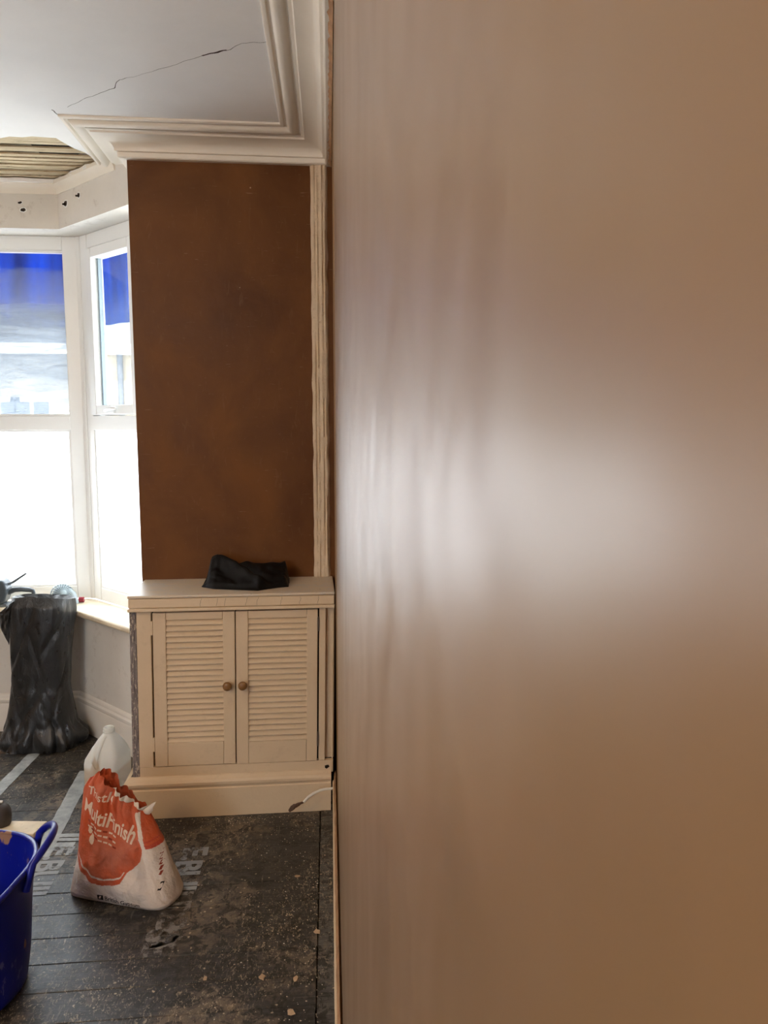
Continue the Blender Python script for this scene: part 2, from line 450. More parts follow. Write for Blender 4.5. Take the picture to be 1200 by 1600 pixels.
bmesh.ops.triangle_fill(bm, use_beauty=True, use_dissolve=False, edges=eds)
top = [bm.verts.new((x + .006 * noise.noise((x * 40, y * 40, 4)), y, H + .016)) for x, y in jag]
for i in range(len(inner)):
    j = (i + 1) % len(inner); bm.faces.new((inner[i], inner[j], top[j], top[i]))
for f in list(bm.faces):                      # faces triangle_fill may have put over the hole
    if all(v in inner for v in f.verts) and len(f.verts) == 3:
        c = f.calc_center_median()
        ins = False; n = len(jag)
        for i in range(n):
            (x1, y1), (x2, y2) = jag[i], jag[(i + 1) % n]
            if (y1 > c.y) != (y2 > c.y) and c.x < (x2 - x1) * (c.y - y1) / (y2 - y1) + x1: ins = not ins
        if ins: bm.faces.remove(f)
me = bpy.data.meshes.new('ceiling'); bm.normal_update(); bm.to_mesh(me); bm.free(); me.materials.append(M['ceil'])
ce = bpy.data.objects.new('ceiling', me); COL.objects.link(ce); struct(ce, 'cracked off-white ceiling with a broken hole showing laths in the bay')
MB().box(-4.1, .25, -2.3, 4.1, 2.76, 2.80).build('blocking_deck', M['gap'], ce)  # dark deck added above the laths to block light from the void
m = NT('old_lath_wood'); p = m.pos(); oi = m.n('ShaderNodeObjectInfo').outputs['Random']
g = m.noise(m.map(p, (3, 40, 10)), 6, 6, .65)
c = m.mix(m.ramp(g, [(.3, 0), (.7, 1)]), (.50, .39, .24), (.84, .73, .52))
c = m.mix(m.math('MULTIPLY', oi, .55), c, (.36, .28, .17))
dk = m.noise(m.map(p, (6, 30, 10)), 5, 5, .7)
c = m.mix(m.ramp(dk, [(.60, 0), (.72, .8)]), c, (.08, .055, .035))
M['lath'] = m.done(m.bsdf(c, .85, m.bump(g, .5, .004), .2))
y0 = 3.17
while y0 < 3.83:
    w = random.uniform(.024, .031)
    xs = [-2.95, random.uniform(-2.0, -1.3), -.72]
    if random.random() < .5: xs.pop(1)
    for xa, xb in zip(xs, xs[1:]):
        sl = random.uniform(-.010, .010); zz = H + .017 + random.uniform(0, .012)
        mb = MB()
        def lf(u, v, xa=xa, xb=xb, y0=y0, w=w, sl=sl, zz=zz):
            x = lerp(xa + .004, xb, u); ww = w * (1 + .18 * noise.noise((x * 6, y0 * 50, 0)))
            yy = y0 + sl * (x + 1.2) + .003 * noise.noise((x * 9, y0 * 31, 3))
            c4 = [(0, 0), (ww, 0), (ww, .007), (0, .007)][int(v * 4) % 4]
            return (x, yy + c4[0], zz + c4[1])
        mb.grid(lf, 24, 4)
        mb.build('lath', M['lath'], ce)
    y0 += w + random.choice([.009, .012, .015, .020])
# two joists the laths are nailed to
for x in (-1.28, -1.75, -2.3): MB().box(x, x + .05, 3.1, 3.84, H + .034, 2.76).build('joist', M['lath'], ce)
# ceiling cracks: thin dark slits
def crack(pts, w):
    mb = MB(); L, Rr = [], []
    res = []
    for a, b in zip(pts, pts[1:]):
        for i in range(8):
            t = i / 8; x, y = lerp(a[0], b[0], t), lerp(a[1], b[1], t)
            res.append((x + .006 * noise.noise((x * 30, y * 30, 0)), y + .010 * noise.noise((x * 30, y * 30, 7)), lerp(a[2], b[2], t)))
    res.append(tuple(pts[-1][:2]) + (pts[-1][2],))
    for i, (x, y, ww) in enumerate(res):
        a = res[max(i - 1, 0)]; b = res[min(i + 1, len(res) - 1)]
        d = Vector((b[0] - a[0], b[1] - a[1])).normalized(); ww *= w * (.6 + .8 * abs(noise.noise((x * 60, y * 60, 2))))
        L.append((x - d.y * ww, y + d.x * ww, H - .0004)); Rr.append((x + d.y * ww, y - d.x * ww, H - .0004))
    n = len(L); mb.add(L + Rr, [(i, i + 1, n + i + 1, n + i) for i in range(n - 1)])
    mb.build('crack', M['crack'], ce)
s_ = .958
crack([(-.865 * s_, 3.03 * s_, .5), (-.76 * s_, 2.93 * s_, .5), (-.655 * s_, 2.85 * s_, 1.0), (-.62 * s_, 2.78 * s_, .8), (-.56 * s_, 2.75 * s_, .35), (-.32 * s_, 2.584 * s_, .6)], .0016)
crack([(-.32 * s_, 2.584 * s_, 1.2), (-.24 * s_, 2.54 * s_, 1.6)], .0028)
crack([(-.24 * s_, 2.54 * s_, .9), (-.19 * s_, 2.49 * s_, .6), (-.10 * s_, 2.475 * s_, .6)], .0016)
crack([(-.93 * s_, 3.06 * s_, 1), (-.90 * s_, 3.17 * s_, 1.4), (-.885 * s_, 3.25 * s_, .8)], .0022)

# cornice
prof = [(0, H + .01), (.192, H + .01), (.192, H - .006), (.186, H - .010), (.178, H - .010), (.172, H - .004), (.167, H - .005), (.163, H - .014), (.154, H - .022), (.144, H - .024), (.134, H - .020),
        (.124, H - .011), (.120, H - .011), (.118, H - .018), (.108, H - .020), (.104, H - .026), (.100, H - .026)]
for i in range(9):
    a = i / 8 * math.pi / 2
    prof.append((.100 - .064 * math.sin(a), H - .062 + .036 * math.cos(a)))
prof += [(.036, H - .066), (.028, H - .068), (.027, H - .084), (.022, H - .088), (0, H - .088)]
path = [(wx(-2.2), -2.2), (KX, YF), (-.69, YF), (-.69, 3.5)]
struct(sweep(path, prof).build('trim_1', M['cornice'], None, 35), 'white moulded plaster cornice round the ceiling corner and into the bay')
# ragged raw plaster edge under the right cornice
mb = MB()
mb.grid(lambda u, v: (wx(lerp(.6, 3.13, u)) - .002 - .016 * (1 - v) * (.7 + .5 * noise.noise((u * 90, v * 3, 0))), lerp(.6, 3.13, u), H - .089 - .012 * v * (1 + .8 * noise.noise((u * 70, 3, v)))), 150, 3)
tag(mb.build('plaster_edge', M['plaster_raw'], wr, 60), 'rough dark plaster edge under the cornice')
# small cove along the bay header
cv = [(0, H + .01), (.026, H + .01), (.025, H - .004), (.018, H - .012), (.010, H - .028), (.006, H - .044), (0, H - .044)]
qe = along(W, E_S, .52)
struct(sweep([qe, W, W2], cv).build('trim_2', M['cornice'], None, 35), 'narrow broken cove along the top of the bay header')
# vertical strip of old cream paint between panel and side wall
mb = MB()
def strip(u, v):
    z = lerp(.876, 2.53, v); x = lerp(.016, .083, u) + .004 * noise.noise((0 if u < .5 else 5, z * 14, 2)) * (1 if u in (0, 1) else .3)
    g = (.0, .011, .017, .012, .018, .013, .016, .019, .013, .017, .012, .0)
    yy = YF - g[min(11, int(round(u * 11)))] - .003 * noise.noise((u * 9, z * 8, 5)) - .0025 * noise.noise((u * 40, z * 26, 1)) * (0 if u in (0, 1) else 1)
    return (x, yy, z)
mb.grid(strip, 11, 140)
struct(mb.build('trim_3', M['cream_old'], None, 70), 'strip of flaky old cream paint in the corner beside the brown panel')
# right skirting strip, bay skirting
mb = MB()
def bstrip(u, v):
    yy = lerp(.8, 2.85, v); t = [-.0175, -.018, -.016, -.008, -.007][int(round(u * 4))] + .0016 * noise.noise((yy * 20, u * 2, 0)); z = [0, .115, .125, .125, .0][int(round(u * 4))]
    return (wx(yy) + t, yy, z + (.003 * noise.noise((yy * 16, 3, 3)) if z > 0 else 0))
mb.grid(bstrip, 4, 110)
struct(mb.build('baseboard_right', M['cream'], None, 50), 'thin white skirting strip along the foot of the right wall')
sk = [(0, 0), (.022, 0), (.022, .135), (.018, .142), (.021, .150), (.020, .160), (.012, .168), (.010, .178), (.004, .186), (0, .188)]
q1 = along(W, E_S, .57)
struct(sweep([q1, W, W2, mir(q1)], sk).build('baseboard_bay', M['skirt'], None, 30), 'moulded off-white skirting board round the foot of the bay')
# window board
c0 = (W[0] - .435 * .06, W[1] - .06)
sill = [mir(along(c0, E_S, .66)), mir(c0)][::-1]
poly = [mir(c0), c0, along(c0, E_S, .60), along(P, E_S, .62), P, P2, mir(along(P, E_S, .62)), mir(along(c0, E_S, .60))]
M['sill'] = paint('worn_cream_sill', (.76, .64, .46), .25, .45, 9, .3, 50, (.45, .32, .2), .6)
struct(MB().prism(poly, .597, .626).build('trim_4', M['sill'], None, None, .010, 3), 'worn cream window board round the bay with dusty scuffs')

# ------------------------------------------------------------------ bay windows
def window(name, o, e, n, L, label, sash_span=None, mull=()):
    z0, z1, zt0, zt1 = .626, 2.414, 1.481, 1.551
    root = struct(empty(name, (o[0], o[1], 0)), label)
    def add(mb, nm, mat, bev=.004): return sub(mb.build(nm, mat, None, None, bev), root)
    mb = MB()
    fw_ = .078
    xs = [0] + [m_ for m_ in mull] + [L]
    mb.fbox(o, e, n, 0, fw_, 0, .06, z0, z1); mb.fbox(o, e, n, L - fw_, L, 0, .06, z0, z1)
    for mm in mull: mb.fbox(o, e, n, mm - .045, mm + .045, 0, .06, z0, z1)
    mb.fbox(o, e, n, fw_, L - fw_, .001, .06, z1 - .067, z1); mb.fbox(o, e, n, fw_, L - fw_, .001, .06, z0, z0 + .066)
    add(mb, 'frame', M['upvc'])
    add(MB().fbox(o, e, n, fw_ - .004, L - fw_ + .004, -.0015, .058, zt0, zt1), 'transom', M['upvc'])
    edges = [0] + list(mull) + [L]
    for a, b in zip(edges, edges[1:]):
        a2 = a + (fw_ if a == 0 else .045); b2 = b - (fw_ if b == L else .045)
        if sash_span:
            s = MB(); sa, sb = a2 + .006, b2 - .006; za, zb = zt1 + .004, z1 - .073; w = .052
            s.fbox(o, e, n, sa, sa + w, -.014, .05, za, zb); s.fbox(o, e, n, sb - w, sb, -.014, .05, za, zb)
            s.fbox(o, e, n, sa + w, sb - w, -.0138, .05, zb - .046, zb); s.fbox(o, e, n, sa + w, sb - w, -.0138, .05, za, za + .046)
            so = add(s, 'sash', M['upvc'])
            gk = MB().fbox(o, e, n, a2 - .001, a2 + .009, .0, .04, za, zb); add(gk, 'gasket', M['gap'], 0)
            gl = MB().fbox(o, e, n, sa + w - .004, sb - w + .004, .012, .018, za + .042, zb - .042); add(gl, 'pane', M['smear_light'], 0)
            sp_ = MB()
            sp_.fbox(o, e, n, sa + w - .001, sa + w + .012, .019, .038, za + .045, zb - .045); sp_.fbox(o, e, n, sb - w - .012, sb - w + .001, .019, .038, za + .045, zb - .045)
            add(sp_, 'spacer_bar', M['spacer'], 0)
            hb = MB(); mid = sa + .20
            pts = [along(o, e, mid + t) for t in (-.055, -.03, 0, .04, .07)]
            hb.tube([(p_[0] - n[0] * (.022 + d), p_[1] - n[1] * (.022 + d), za + .022 + h) for p_, d, h in zip(pts, (.0, .012, .016, .016, .012), (-.004, .0, .006, .008, .006))], [.006, .009, .010, .010, .006], 10)
            hb.fbox(o, e, n, mid - .03, mid + .03, -.022, -.010, za + .008, za + .034)
            add(hb, 'handle', M['upvc'], .002)
        else:
            bd = MB()
            for (c_, d_, e_, f_) in ((a2 - .002, b2 + .002, zt1, zt1 + .010), (a2 - .002, b2 + .002, z1 - .078, z1 - .067)): bd.fbox(o, e, n, c_, d_, .004, .03, e_, f_)
            add(bd, 'glazing_bead', M['upvc'], .002)
            add(MB().fbox(o, e, n, a2 - .003, b2 + .003, .022, .028, zt1 - .003, z1 - .064), 'pane', M['smear'], 0)
        add(MB().fbox(o, e, n, a2 - .003, b2 + .003, .022, .028, z0 + .063, zt0 + .003), 'lower_pane', M['film'], 0)['label'] = 'white obscured lower pane'
        bd = MB()
        bd.fbox(o, e, n, a2 - .001, a2 + .010, .004, .021, z0 + .064, zt0 + .001); bd.fbox(o, e, n, b2 - .010, b2 + .001, .004, .021, z0 + .064, zt0 + .001)
        bd.fbox(o, e, n, a2 + .010, b2 - .010, .004, .021, z0 + .064, z0 + .075); bd.fbox(o, e, n, a2 + .010, b2 - .010, .004, .021, zt0 - .008, zt0 + .001)
        add(bd, 'lower_bead', M['upvc'], .002)
    return root
M['spacer'] = plain('blue_grey_spacer', (.20, .27, .32), .4)
window('window_1', P, (-1, 0), (0, 1), P[0] - P2[0], 'white plastic bay window facing the street, blue tarpaulin behind its upper glass', None, (.88,))
window('window_2', P, E_S, N_S, .60, 'white plastic side window of the bay with an opening top sash', True)
window('window_3', P2, (-ex, ey), (ey, ex), .60, 'white plastic side window on the far side of the bay', True)
# corner posts
for nm, q_ in (('trim_5', P), ('trim_6', P2)):
    s_x = 1 if q_ is P else -1
    mb = MB().prism([(q_[0] - .013 * s_x, q_[1] + .002), (q_[0] - .011 * s_x, q_[1] - .005), (q_[0] + .001 * s_x, q_[1] - .008), (q_[0] + .010 * s_x, q_[1] - .014), (q_[0] + .013 * s_x, q_[1] - .006), (q_[0] + .06 * s_x, q_[1] + .07), (q_[0] - .02 * s_x, q_[1] + .07)], .626, 2.414)
    struct(mb.build(nm, M['upvc'], None, None, .002), 'slim white corner post between the bay windows')

# ------------------------------------------------------------------ outside
struct(MB().box(-40, 40, 4.3, 60, -.35, -.25).build('ground', M['grass_out']))
def tarp_pt(u, v):
    # hangs from the eaves in front of the upper glass, round the bay
    path_ = [(-3.35, 3.62), (-2.98, 4.17), (-1.03, 4.19), (-.86, 4.02), (-.76, 3.92)]
    d = [0]
    for a, b in zip(path_, path_[1:]): d.append(d[-1] + math.dist(a, b))
    t = u * d[-1]
    for i in range(len(path_) - 1):
        if t <= d[i + 1] + 1e-6: break
    w_ = (t - d[i]) / (d[i + 1] - d[i])
    x, y = lerp(path_[i][0], path_[i + 1][0], w_), lerp(path_[i][1], path_[i + 1][1], w_)
    f_ = .025 * noise.noise((u * 22, v * .8, 0)) + .012 * noise.noise((u * 60, v * 1.5, 4))
    zb = 2.02 + .03 * noise.noise((u * 6, 0, 0))
    return (x + f_ * .3, y + f_, lerp(zb, 2.75, v))
tp = MB().grid(tarp_pt, 160, 12).build('tarpaulin', M['tarp'], None, 60)
so = tp.modifiers.new('thick', 'SOLIDIFY'); so.thickness = .002
tag(tp, 'blue tarpaulin hanging outside across the upper bay windows', 'tarpaulin')
hs = tag(empty('house', (-5, 14, -.25)), 'pale brick single-storey building with slate roof seen across the street through the window', 'house')
def ho(mb, nm, mat): return sub(mb.build(nm, mat), hs)
ho(MB().box(-14, -1, 14, 20, -.25, 2.75), 'brick_wall', M['brick_out'])
ho(MB().box(-14.2, -.8, 13.8, 13.95, 2.72, 2.92), 'fascia', M['upvc'])
ho(MB().add([(-14.3, 13.75, 2.9), (-.7, 13.75, 2.9), (-.7, 17, 4.8), (-14.3, 17, 4.8), (-14.3, 20.2, 2.9), (-.7, 20.2, 2.9)], [(0, 1, 2, 3), (3, 2, 5, 4), (1, 5, 2), (0, 3, 4), (0, 4, 5, 1)]), 'roof', M['slate'])
ho(MB().tube([(-3.28, 13.93, -.2), (-3.28, 13.93, 2.75)], .05, 12), 'drainpipe', M['slate'])
for x in (-6.6, -5.35, -4.8):
    f = ho(MB().box(x - .36, x + .36, 13.93, 14.02, .7, 1.98), 'window', M['upvc'])
    g_ = MB().box(x - .29, x - .03, 13.91, 13.94, .8, 1.9).box(x + .03, x + .29, 13.91, 13.94, .8, 1.9).build('window_glass', M['slate']); g_.parent = f
# ------------------------------------------------------------------ louvred cupboard
SHX = .015                                            # the old cupboard leans a touch
cab = tag(empty('louvred_cupboard', (-.30, 2.86, 0)), 'cream painted low cupboard with two louvred doors and round wooden knobs', 'cupboard')
def cb(mb, nm, mat, par=None, bev=.002, smooth=None):
    mb.v = [(x + SHX * (z - .5), y, z) for x, y, z in mb.v]
    return sub(mb.build(nm, mat, None, smooth, bev), cab) if par is None else cbc(mb, nm, mat, par, bev, smooth)
def cbc(mb, nm, mat, par, bev, smooth):
    o = mb.build(nm, mat, None, smooth, bev); o.parent = par
    return o
m = NT('bare_weathered_wood'); p = m.pos()
g = m.noise(m.map(p, (30, 30, 2.2)), 6, 6, .7, .4)
c = m.mix(m.ramp(g, [(.35, 0), (.65, 1)]), (.10, .085, .085), (.34, .30, .29))
c = m.mix(m.ramp(m.noise(m.map(p, (9, 9, 3)), 16, 4, .7), [(.56, 0), (.60, .8)]), c, (.62, .54, .44))
M['weathered'] = m.done(m.bsdf(c, .85, m.bump(g, .6, .006), .2))
# worktop: thin board with dusty top, fascia and lower lip
m = NT('dusty_worktop_paint'); p = m.pos()
v = m.noise(m.map(p, (2, 3, 1), rot=(0, 0, .5)), 6, 6, .7, 1.2)
c = m.mix(m.ramp(v, [(.48, 0), (.62, .75)]), (.66, .55, .41), (.58, .54, .49))
c = m.mix(m.ramp(m.noise(p, 70, 4), [(.66, 0), (.72, .7)]), c, (.34, .25, .17))
M['worktop'] = m.done(m.bsdf(c, .4, m.bump(v, .15, .004)))
cb(MB().box(-.684, .086, 2.848, 3.16, .866, .876), 'worktop', M['worktop'], bev=.003)
cb(MB().box(-.682, .085, 2.852, 2.88, .828, .864), 'fascia', M['cream'], bev=.004)
cb(MB().box(-.684, .086, 2.846, 2.88, .815, .827), 'lip', M['cream'], bev=.003)
for x in (-.42, -.36, -.33, -.25, -.21, -.12, -.05, .02):
    y_ = 2.8518; mb = MB()
    for k in range(5):
        z_ = .831 + k * .006; dx = .004 * noise.noise((x * 30, k, 1)) + .0012 * k
        mb.add([(x + dx, y_, z_), (x + dx + .0008, y_, z_), (x + dx + .0022, y_, z_ + .0062), (x + dx + .0012, y_, z_ + .0062)], [(0, 1, 2, 3)])
    cb(mb, 'paint_crack', M['crack'], bev=0)
# carcass
cb(MB().box(-.683, -.657, 2.871, 3.16, .158, .816), 'side_panel', M['weathered'], bev=.003)['label'] = 'bare weathered grey wood side edge'
cb(MB().box(-.6568, -.604, 2.870, 2.895, .2, .816), 'stile', M['cream'])
cb(MB().box(.0275, .0525, 2.870, 2.895, .2, .816), 'stile', M['cream'])
cb(MB().box(.0527, .088, 2.893, 2.91, .2, .816), 'filler_strip', M['cream'])
cb(MB().box(.079, .0845, 2.884, 2.8925, .2, .816), 'filler_bead', M['cream'])
cb(MB().box(-.6565, .085, 2.8704, 2.89, .150, .1995), 'bottom_rail', M['cream'])
cb(MB().box(-.656, .08, 2.905, 3.155, .155, .815), 'carcass', M['gap'], bev=0)
mb = MB()
skp = [(0, 0), (.020, 0), (.020, .112), (.016, .116), (.018, .122), (.024, .130), (.025, .140), (.020, .149), (.011, .154), (.007, .160), (0, .163)]
s0 = sweep([(.077, 2.872), (-.690, 2.872), (-.690, 3.155)], skp)
mb.v, mb.f, mb.m = s0.v, s0.f, s0.m
cb(mb, 'plinth_skirting', M['cream'], bev=0, smooth=30)
cb(MB().add([(.052, 2.8690, .178), (.066, 2.8690, .181), (.071, 2.8690, .173), (.060, 2.8690, .164), (.053, 2.8690, .168)], [(0, 1, 2, 3, 4)]), 'broken_hole', M['gap'], bev=0)
M['knob'] = None
m = NT('turned_pine_knob'); p = m.pos()
w_ = m.n('ShaderNodeTexWave', {'Vector': m.map(p, (1, 1, 1), rot=(0, R(35), 0)), 'Scale': 90, 'Distortion': 3, 'Detail': 3}).outputs['Fac']
M['knob'] = m.done(m.bsdf(m.mix(w_, (.17, .075, .022), (.30, .155, .05)), .35))
def door(x0, x1, z0, z1, lx0, lx1, lz0, lz1, knob_x, hinge_side, groove):
    t = cab.location
    mb = MB(); ya, yb = 2.866, 2.888
    mb.box(x0, lx0, ya, yb, z0, z1); mb.box(lx1, x1, ya, yb, z0, z1)
    d = cb(mb, 'door', M['cream'])
    cb(MB().box(lx0 + .0008, lx1 - .0008, ya + .0006, yb, lz1, z1), 'top_rail', M['cream'], d, .0015)
    cb(MB().box(lx0 + .0008, lx1 - .0008, ya + .0006, yb, z0, lz0), 'bottom_rail', M['cream'], d, .0015)
    n = 22; ph = (lz1 - lz0) / n
    for i in range(n):
        za = lz0 + i * ph
        s = MB()
        # tilted slat: lower edge forward, upper edge tucked behind the slat above
        s.add([(lx0, 2.8675, za + .001), (lx1, 2.8675, za + .001), (lx1, 2.8875, za + ph + .006), (lx0, 2.8875, za + ph + .006),
               (lx0, 2.8720, za + .0005), (lx1, 2.8720, za + .0005), (lx1, 2.8915, za + ph + .003), (lx0, 2.8915, za + ph + .003),
               (lx0, 2.8675, za + .0042), (lx1, 2.8675, za + .0042)],
              [(0, 1, 9, 8), (8, 9, 2, 3), (4, 7, 6, 5), (0, 4, 5, 1), (3, 2, 6, 7), (0, 8, 3, 7, 4), (1, 5, 6, 2, 9)])
        cb(s, 'slat', M['cream'], d, 0)
    kz = .521
    Mk = Matrix.Translation((knob_x, ya, kz)) @ Matrix.Rotation(R(90), 4, 'X')
    kb = MB().lathe([(.007, -.002), (.007, .008), (.010, .012), (.0155, .017), (.0175, .023), (.0165, .029), (.012, .033), (.006, .0345), (0, .035)], 28, Mk)
    cb(kb, 'knob', M['knob'], d, 0, 50)['label'] = 'round brown wooden knob'
    for hz in ((z0 + .06, z0 + .115), (z1 - .085, z1 - .03)):
        xh = x0 - .003 if hinge_side < 0 else x1 + .0025
        cb(MB().box(xh - .0035, xh + .0035, 2.8635, 2.874, hz[0], hz[1]), 'hinge', M['cream'] if hinge_side < 0 else M['hinge'], d, .0015)
    return d
M['hinge'] = plain('dark_steel_hinge', (.09, .07, .055), .5, .5)
door(-.597, -.2925, .203, .806, -.549, -.337, .294, .778, -.320, -1, 0)
door(-.2885, .0215, .201, .806, -.2425, -.0195, .288, .777, -.262, 1, 0)

# ------------------------------------------------------------------ black folded sack on the cupboard
m = NT('black_polythene'); p = m.pos()
M['polyblack'] = m.done(m.bsdf((.004, .004, .0045), .5, m.bump(m.noise(p, 40, 4), .2, .006), .2))
def foldbag(top):
    def fn(u, v):
        # plan outline: left tip, front bulge, right edge; v 0 front .. 1 back
        x = lerp(-.425, -.086, u)
        yf = interp([(0, 2.985), (.15, 2.945), (.45, 2.915), (.66, 2.895), (.78, 2.925), (.9, 2.945), (1, 2.955)], u)
        yb = interp([(0, 3.0), (.06, 3.05), (.2, 3.10), (1, 3.115)], u)
        y = lerp(yf, yb, v)
        if not top: return (x, y, .8768)
        # back folded flap stands higher, front roll runs diagonally from upper left to lower right
        hb = interp([(0, .004), (.045, .022), (.09, .072), (.16, .084), (.24, .082), (.34, .078), (1, .070)], u) * interp([(0, .10), (.2, .30), (.62, .80), (.82, 1), (.93, .97), (1, .0)], v)
        dg = v - (.92 - .85 * (u - .12) / .62)             # signed distance from the diagonal roll
        roll = .030 * math.exp(-(dg / .16) ** 2) * interp([(0, 0), (.1, 1), (.7, .8), (.8, 0)], u)
        valley = -.018 * math.exp(-((dg - .22) / .08) ** 2) * interp([(.2, 0), (.35, 1), (.75, .7), (.85, 0)], u)
        cr = .006 * noise.noise((u * 9, v * 5, 2)) + .010 * abs(noise.noise((u * 6 + v * 4, v * 2 - u * 3, 5)))
        e_ = min(1, min(u, 1 - u) * 28, v * 9)
        return (x + .006 * noise.noise((v * 5, u * 3, 1)), y, .8775 + max(.002, hb + (roll + valley + cr) * min(1, v * 4)) * e_)
    return fn
mb = MB().grid(foldbag(True), 70, 40).grid(foldbag(False), 70, 40)
o = mb.build('folded_sack', M['polyblack'], None, 38)
tag(o, 'black plastic sack folded in a flat bundle on top of the cream cupboard', 'plastic sack')

# ------------------------------------------------------------------ full rubble sack by the bay
m = NT('black_rubble_sack_plastic'); p = m.pos()
fn_ = m.noise(m.map(p, (6, 6, 2.5)), 6, 5, .6, .6)
du = m.ramp(m.noise(p, 9, 5, .65), [(.48, 0), (.75, .35)])
M['sack'] = m.done(m.bsdf(m.mix(du, (.012, .014, .016), (.085, .082, .076)), m.ramp(fn_, [(.3, .24), (.7, .42)]), m.bump(fn_, .35, .015), .6))
def sack(u, v):
    th = u * 2 * math.pi; z = v * .72
    hw = interp([(0, .185), (.035, .190), (.09, .178), (.16, .155), (.28, .135), (.42, .125), (.55, .128), (.75, .136), (.92, .140), (1, .134)], v)
    hd = interp([(0, .135), (.06, .135), (.16, .115), (.42, .095), (.8, .105), (.95, .10), (1, .075)], v)
    cx = interp([(0, -1.275), (.1, -1.27), (.4, -1.272), (.7, -1.262), (1, -1.247)], v)
    c_, s_ = math.cos(th), math.sin(th)
    sq = (abs(c_) ** 2.6 + abs(s_) ** 2.6) ** (-1 / 2.6)
    zz = z * 1.0
    # long pleats hanging from the mouth, leaning, and creases where the load settles
    tri = lambda w: 2 * abs(2 * (w / (2 * math.pi) - math.floor(w / (2 * math.pi) + .5))) - 1
    pl = 0
    for k, (a, f_, tw, ph) in enumerate(((.075, 3, .32, 1.9), (.055, 5, -.38, .6), (.022, 11, .5, 1.0))):
        w_ = th * f_ + zz * 6 * tw + ph + .9 * noise.noise((math.cos(th) * .9, math.sin(th) * .9, zz * 2 + k * 5))
        pl -= a * tri(w_) * (.55 + .9 * noise.noise((math.cos(th) + 3 * k, math.sin(th), zz * 2.2)) )
    pl *= interp([(0, .5), (.1, .9), (.5, 1), (1, 1.15)], v)
    # slanting creases: crisp V-shaped dents
    ns = 0
    for k in range(7):
        t0, z0, sl, ln, dp = ((4.1, .50, .9, .22, .10), (4.9, .40, -1.2, .20, .09), (5.3, .56, .7, .16, .10), (4.5, .20, .5, .2, .10), (5.2, .14, -1.0, .15, .10), (3.8, .26, -.8, .2, .08), (5.6, .3, 1.1, .2, .08))[k]
        dt = (th - t0 + math.pi) % (2 * math.pi) - math.pi
        d_ = abs((zz - z0) - sl * .12 * dt * 3); along_ = math.hypot(dt * .13, zz - z0)
        ns -= dp * max(0, 1 - d_ / .045) * max(0, 1 - along_ / ln)
    ns += .03 * (abs(noise.noise((c_ * 2.2, s_ * 2.2, zz * 7))) - .25) + .012 * noise.noise((c_ * 5, s_ * 5, zz * 12))
    low = interp([(0, .16), (.10, .12), (.22, .0)], v) * (abs(noise.noise((c_ * 3, s_ * 3, 3 + zz * 9))) * 2 - .5)
    r = sq * (1 + pl + ns + low)
    yc = 3.625 + .01 * v
    return (cx + hw * r * c_, yc + hd * r * s_, max(.002, z + .008 * noise.noise((c_ * 2, s_ * 2, 8)) * v + (.008 * -c_ * v) - .016 * v + (.016 * max(0, -s_) * v ** 8)))
mb = MB().grid(sack, 150, 110, True)
def sack_top(u, v):
    a = Vector(sack(u, 1)); c = Vector((-1.247, 3.635, .69))
    q_ = a.lerp(c, v); q_.z += -.035 * math.sin(v * math.pi / 2) + .012 * noise.noise((q_.x * 30, q_.y * 30, 1)) * v
    return q_
mb.grid(sack_top, 150, 10, True)
# mouth flap folded out to the left
def flap(u, v):
    # triangular fold hanging out from the left of the mouth
    A, B, C_ = Vector((-1.345, 3.56, .712)), Vector((-1.452, 3.60, .628)), Vector((-1.386, 3.57, .50))
    D = Vector((-1.365, 3.555, .68))
    pa, pb = A.lerp(B, u), D.lerp(C_, u)
    q_ = pa.lerp(pb, v); q_.y += -.016 * math.sin(u * math.pi) * math.cos(v * 2) + .008 * noise.noise((u * 5, v * 5, 4))
    return q_
fl_ = MB().grid(flap, 24, 24)
sk_root = mb.build('rubble_sack', M['sack'], None, 28)
tag(sk_root, 'tall full black rubble sack standing on the floor in the bay', 'rubble sack')
fo = fl_.build('mouth_flap', M['sack'], sk_root, 60)
so = fo.modifiers.new('thick', 'SOLIDIFY'); so.thickness = .002

# ------------------------------------------------------------------ milk bottle
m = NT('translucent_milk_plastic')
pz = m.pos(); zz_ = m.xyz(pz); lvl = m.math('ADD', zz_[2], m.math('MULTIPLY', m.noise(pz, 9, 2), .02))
shade_peak = m.math('MULTIPLY', m.math('ABSOLUTE', m.math('ADD', zz_[0], .845)), 2.6)  # cream contents tint rises here to paint the shade through the handle hole
fill_shade = m.ramp(m.math('ADD', m.math('SUBTRACT', lvl, .02), m.math('MINIMUM', shade_peak, .06)), [(.208, 1), (.222, 0)])
jc = m.mix(fill_shade, (.90, .91, .88), (.60, .46, .31))
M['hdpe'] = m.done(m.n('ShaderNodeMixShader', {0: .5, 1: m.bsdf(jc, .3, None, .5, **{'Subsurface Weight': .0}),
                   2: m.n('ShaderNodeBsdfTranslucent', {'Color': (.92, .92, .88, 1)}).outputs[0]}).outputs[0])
JX, JY = -.814, 3.00
jug = tag(empty('plastic_bottle', (JX, JY, 0)), 'large white translucent plastic bottle standing beside the cupboard end', 'bottle')
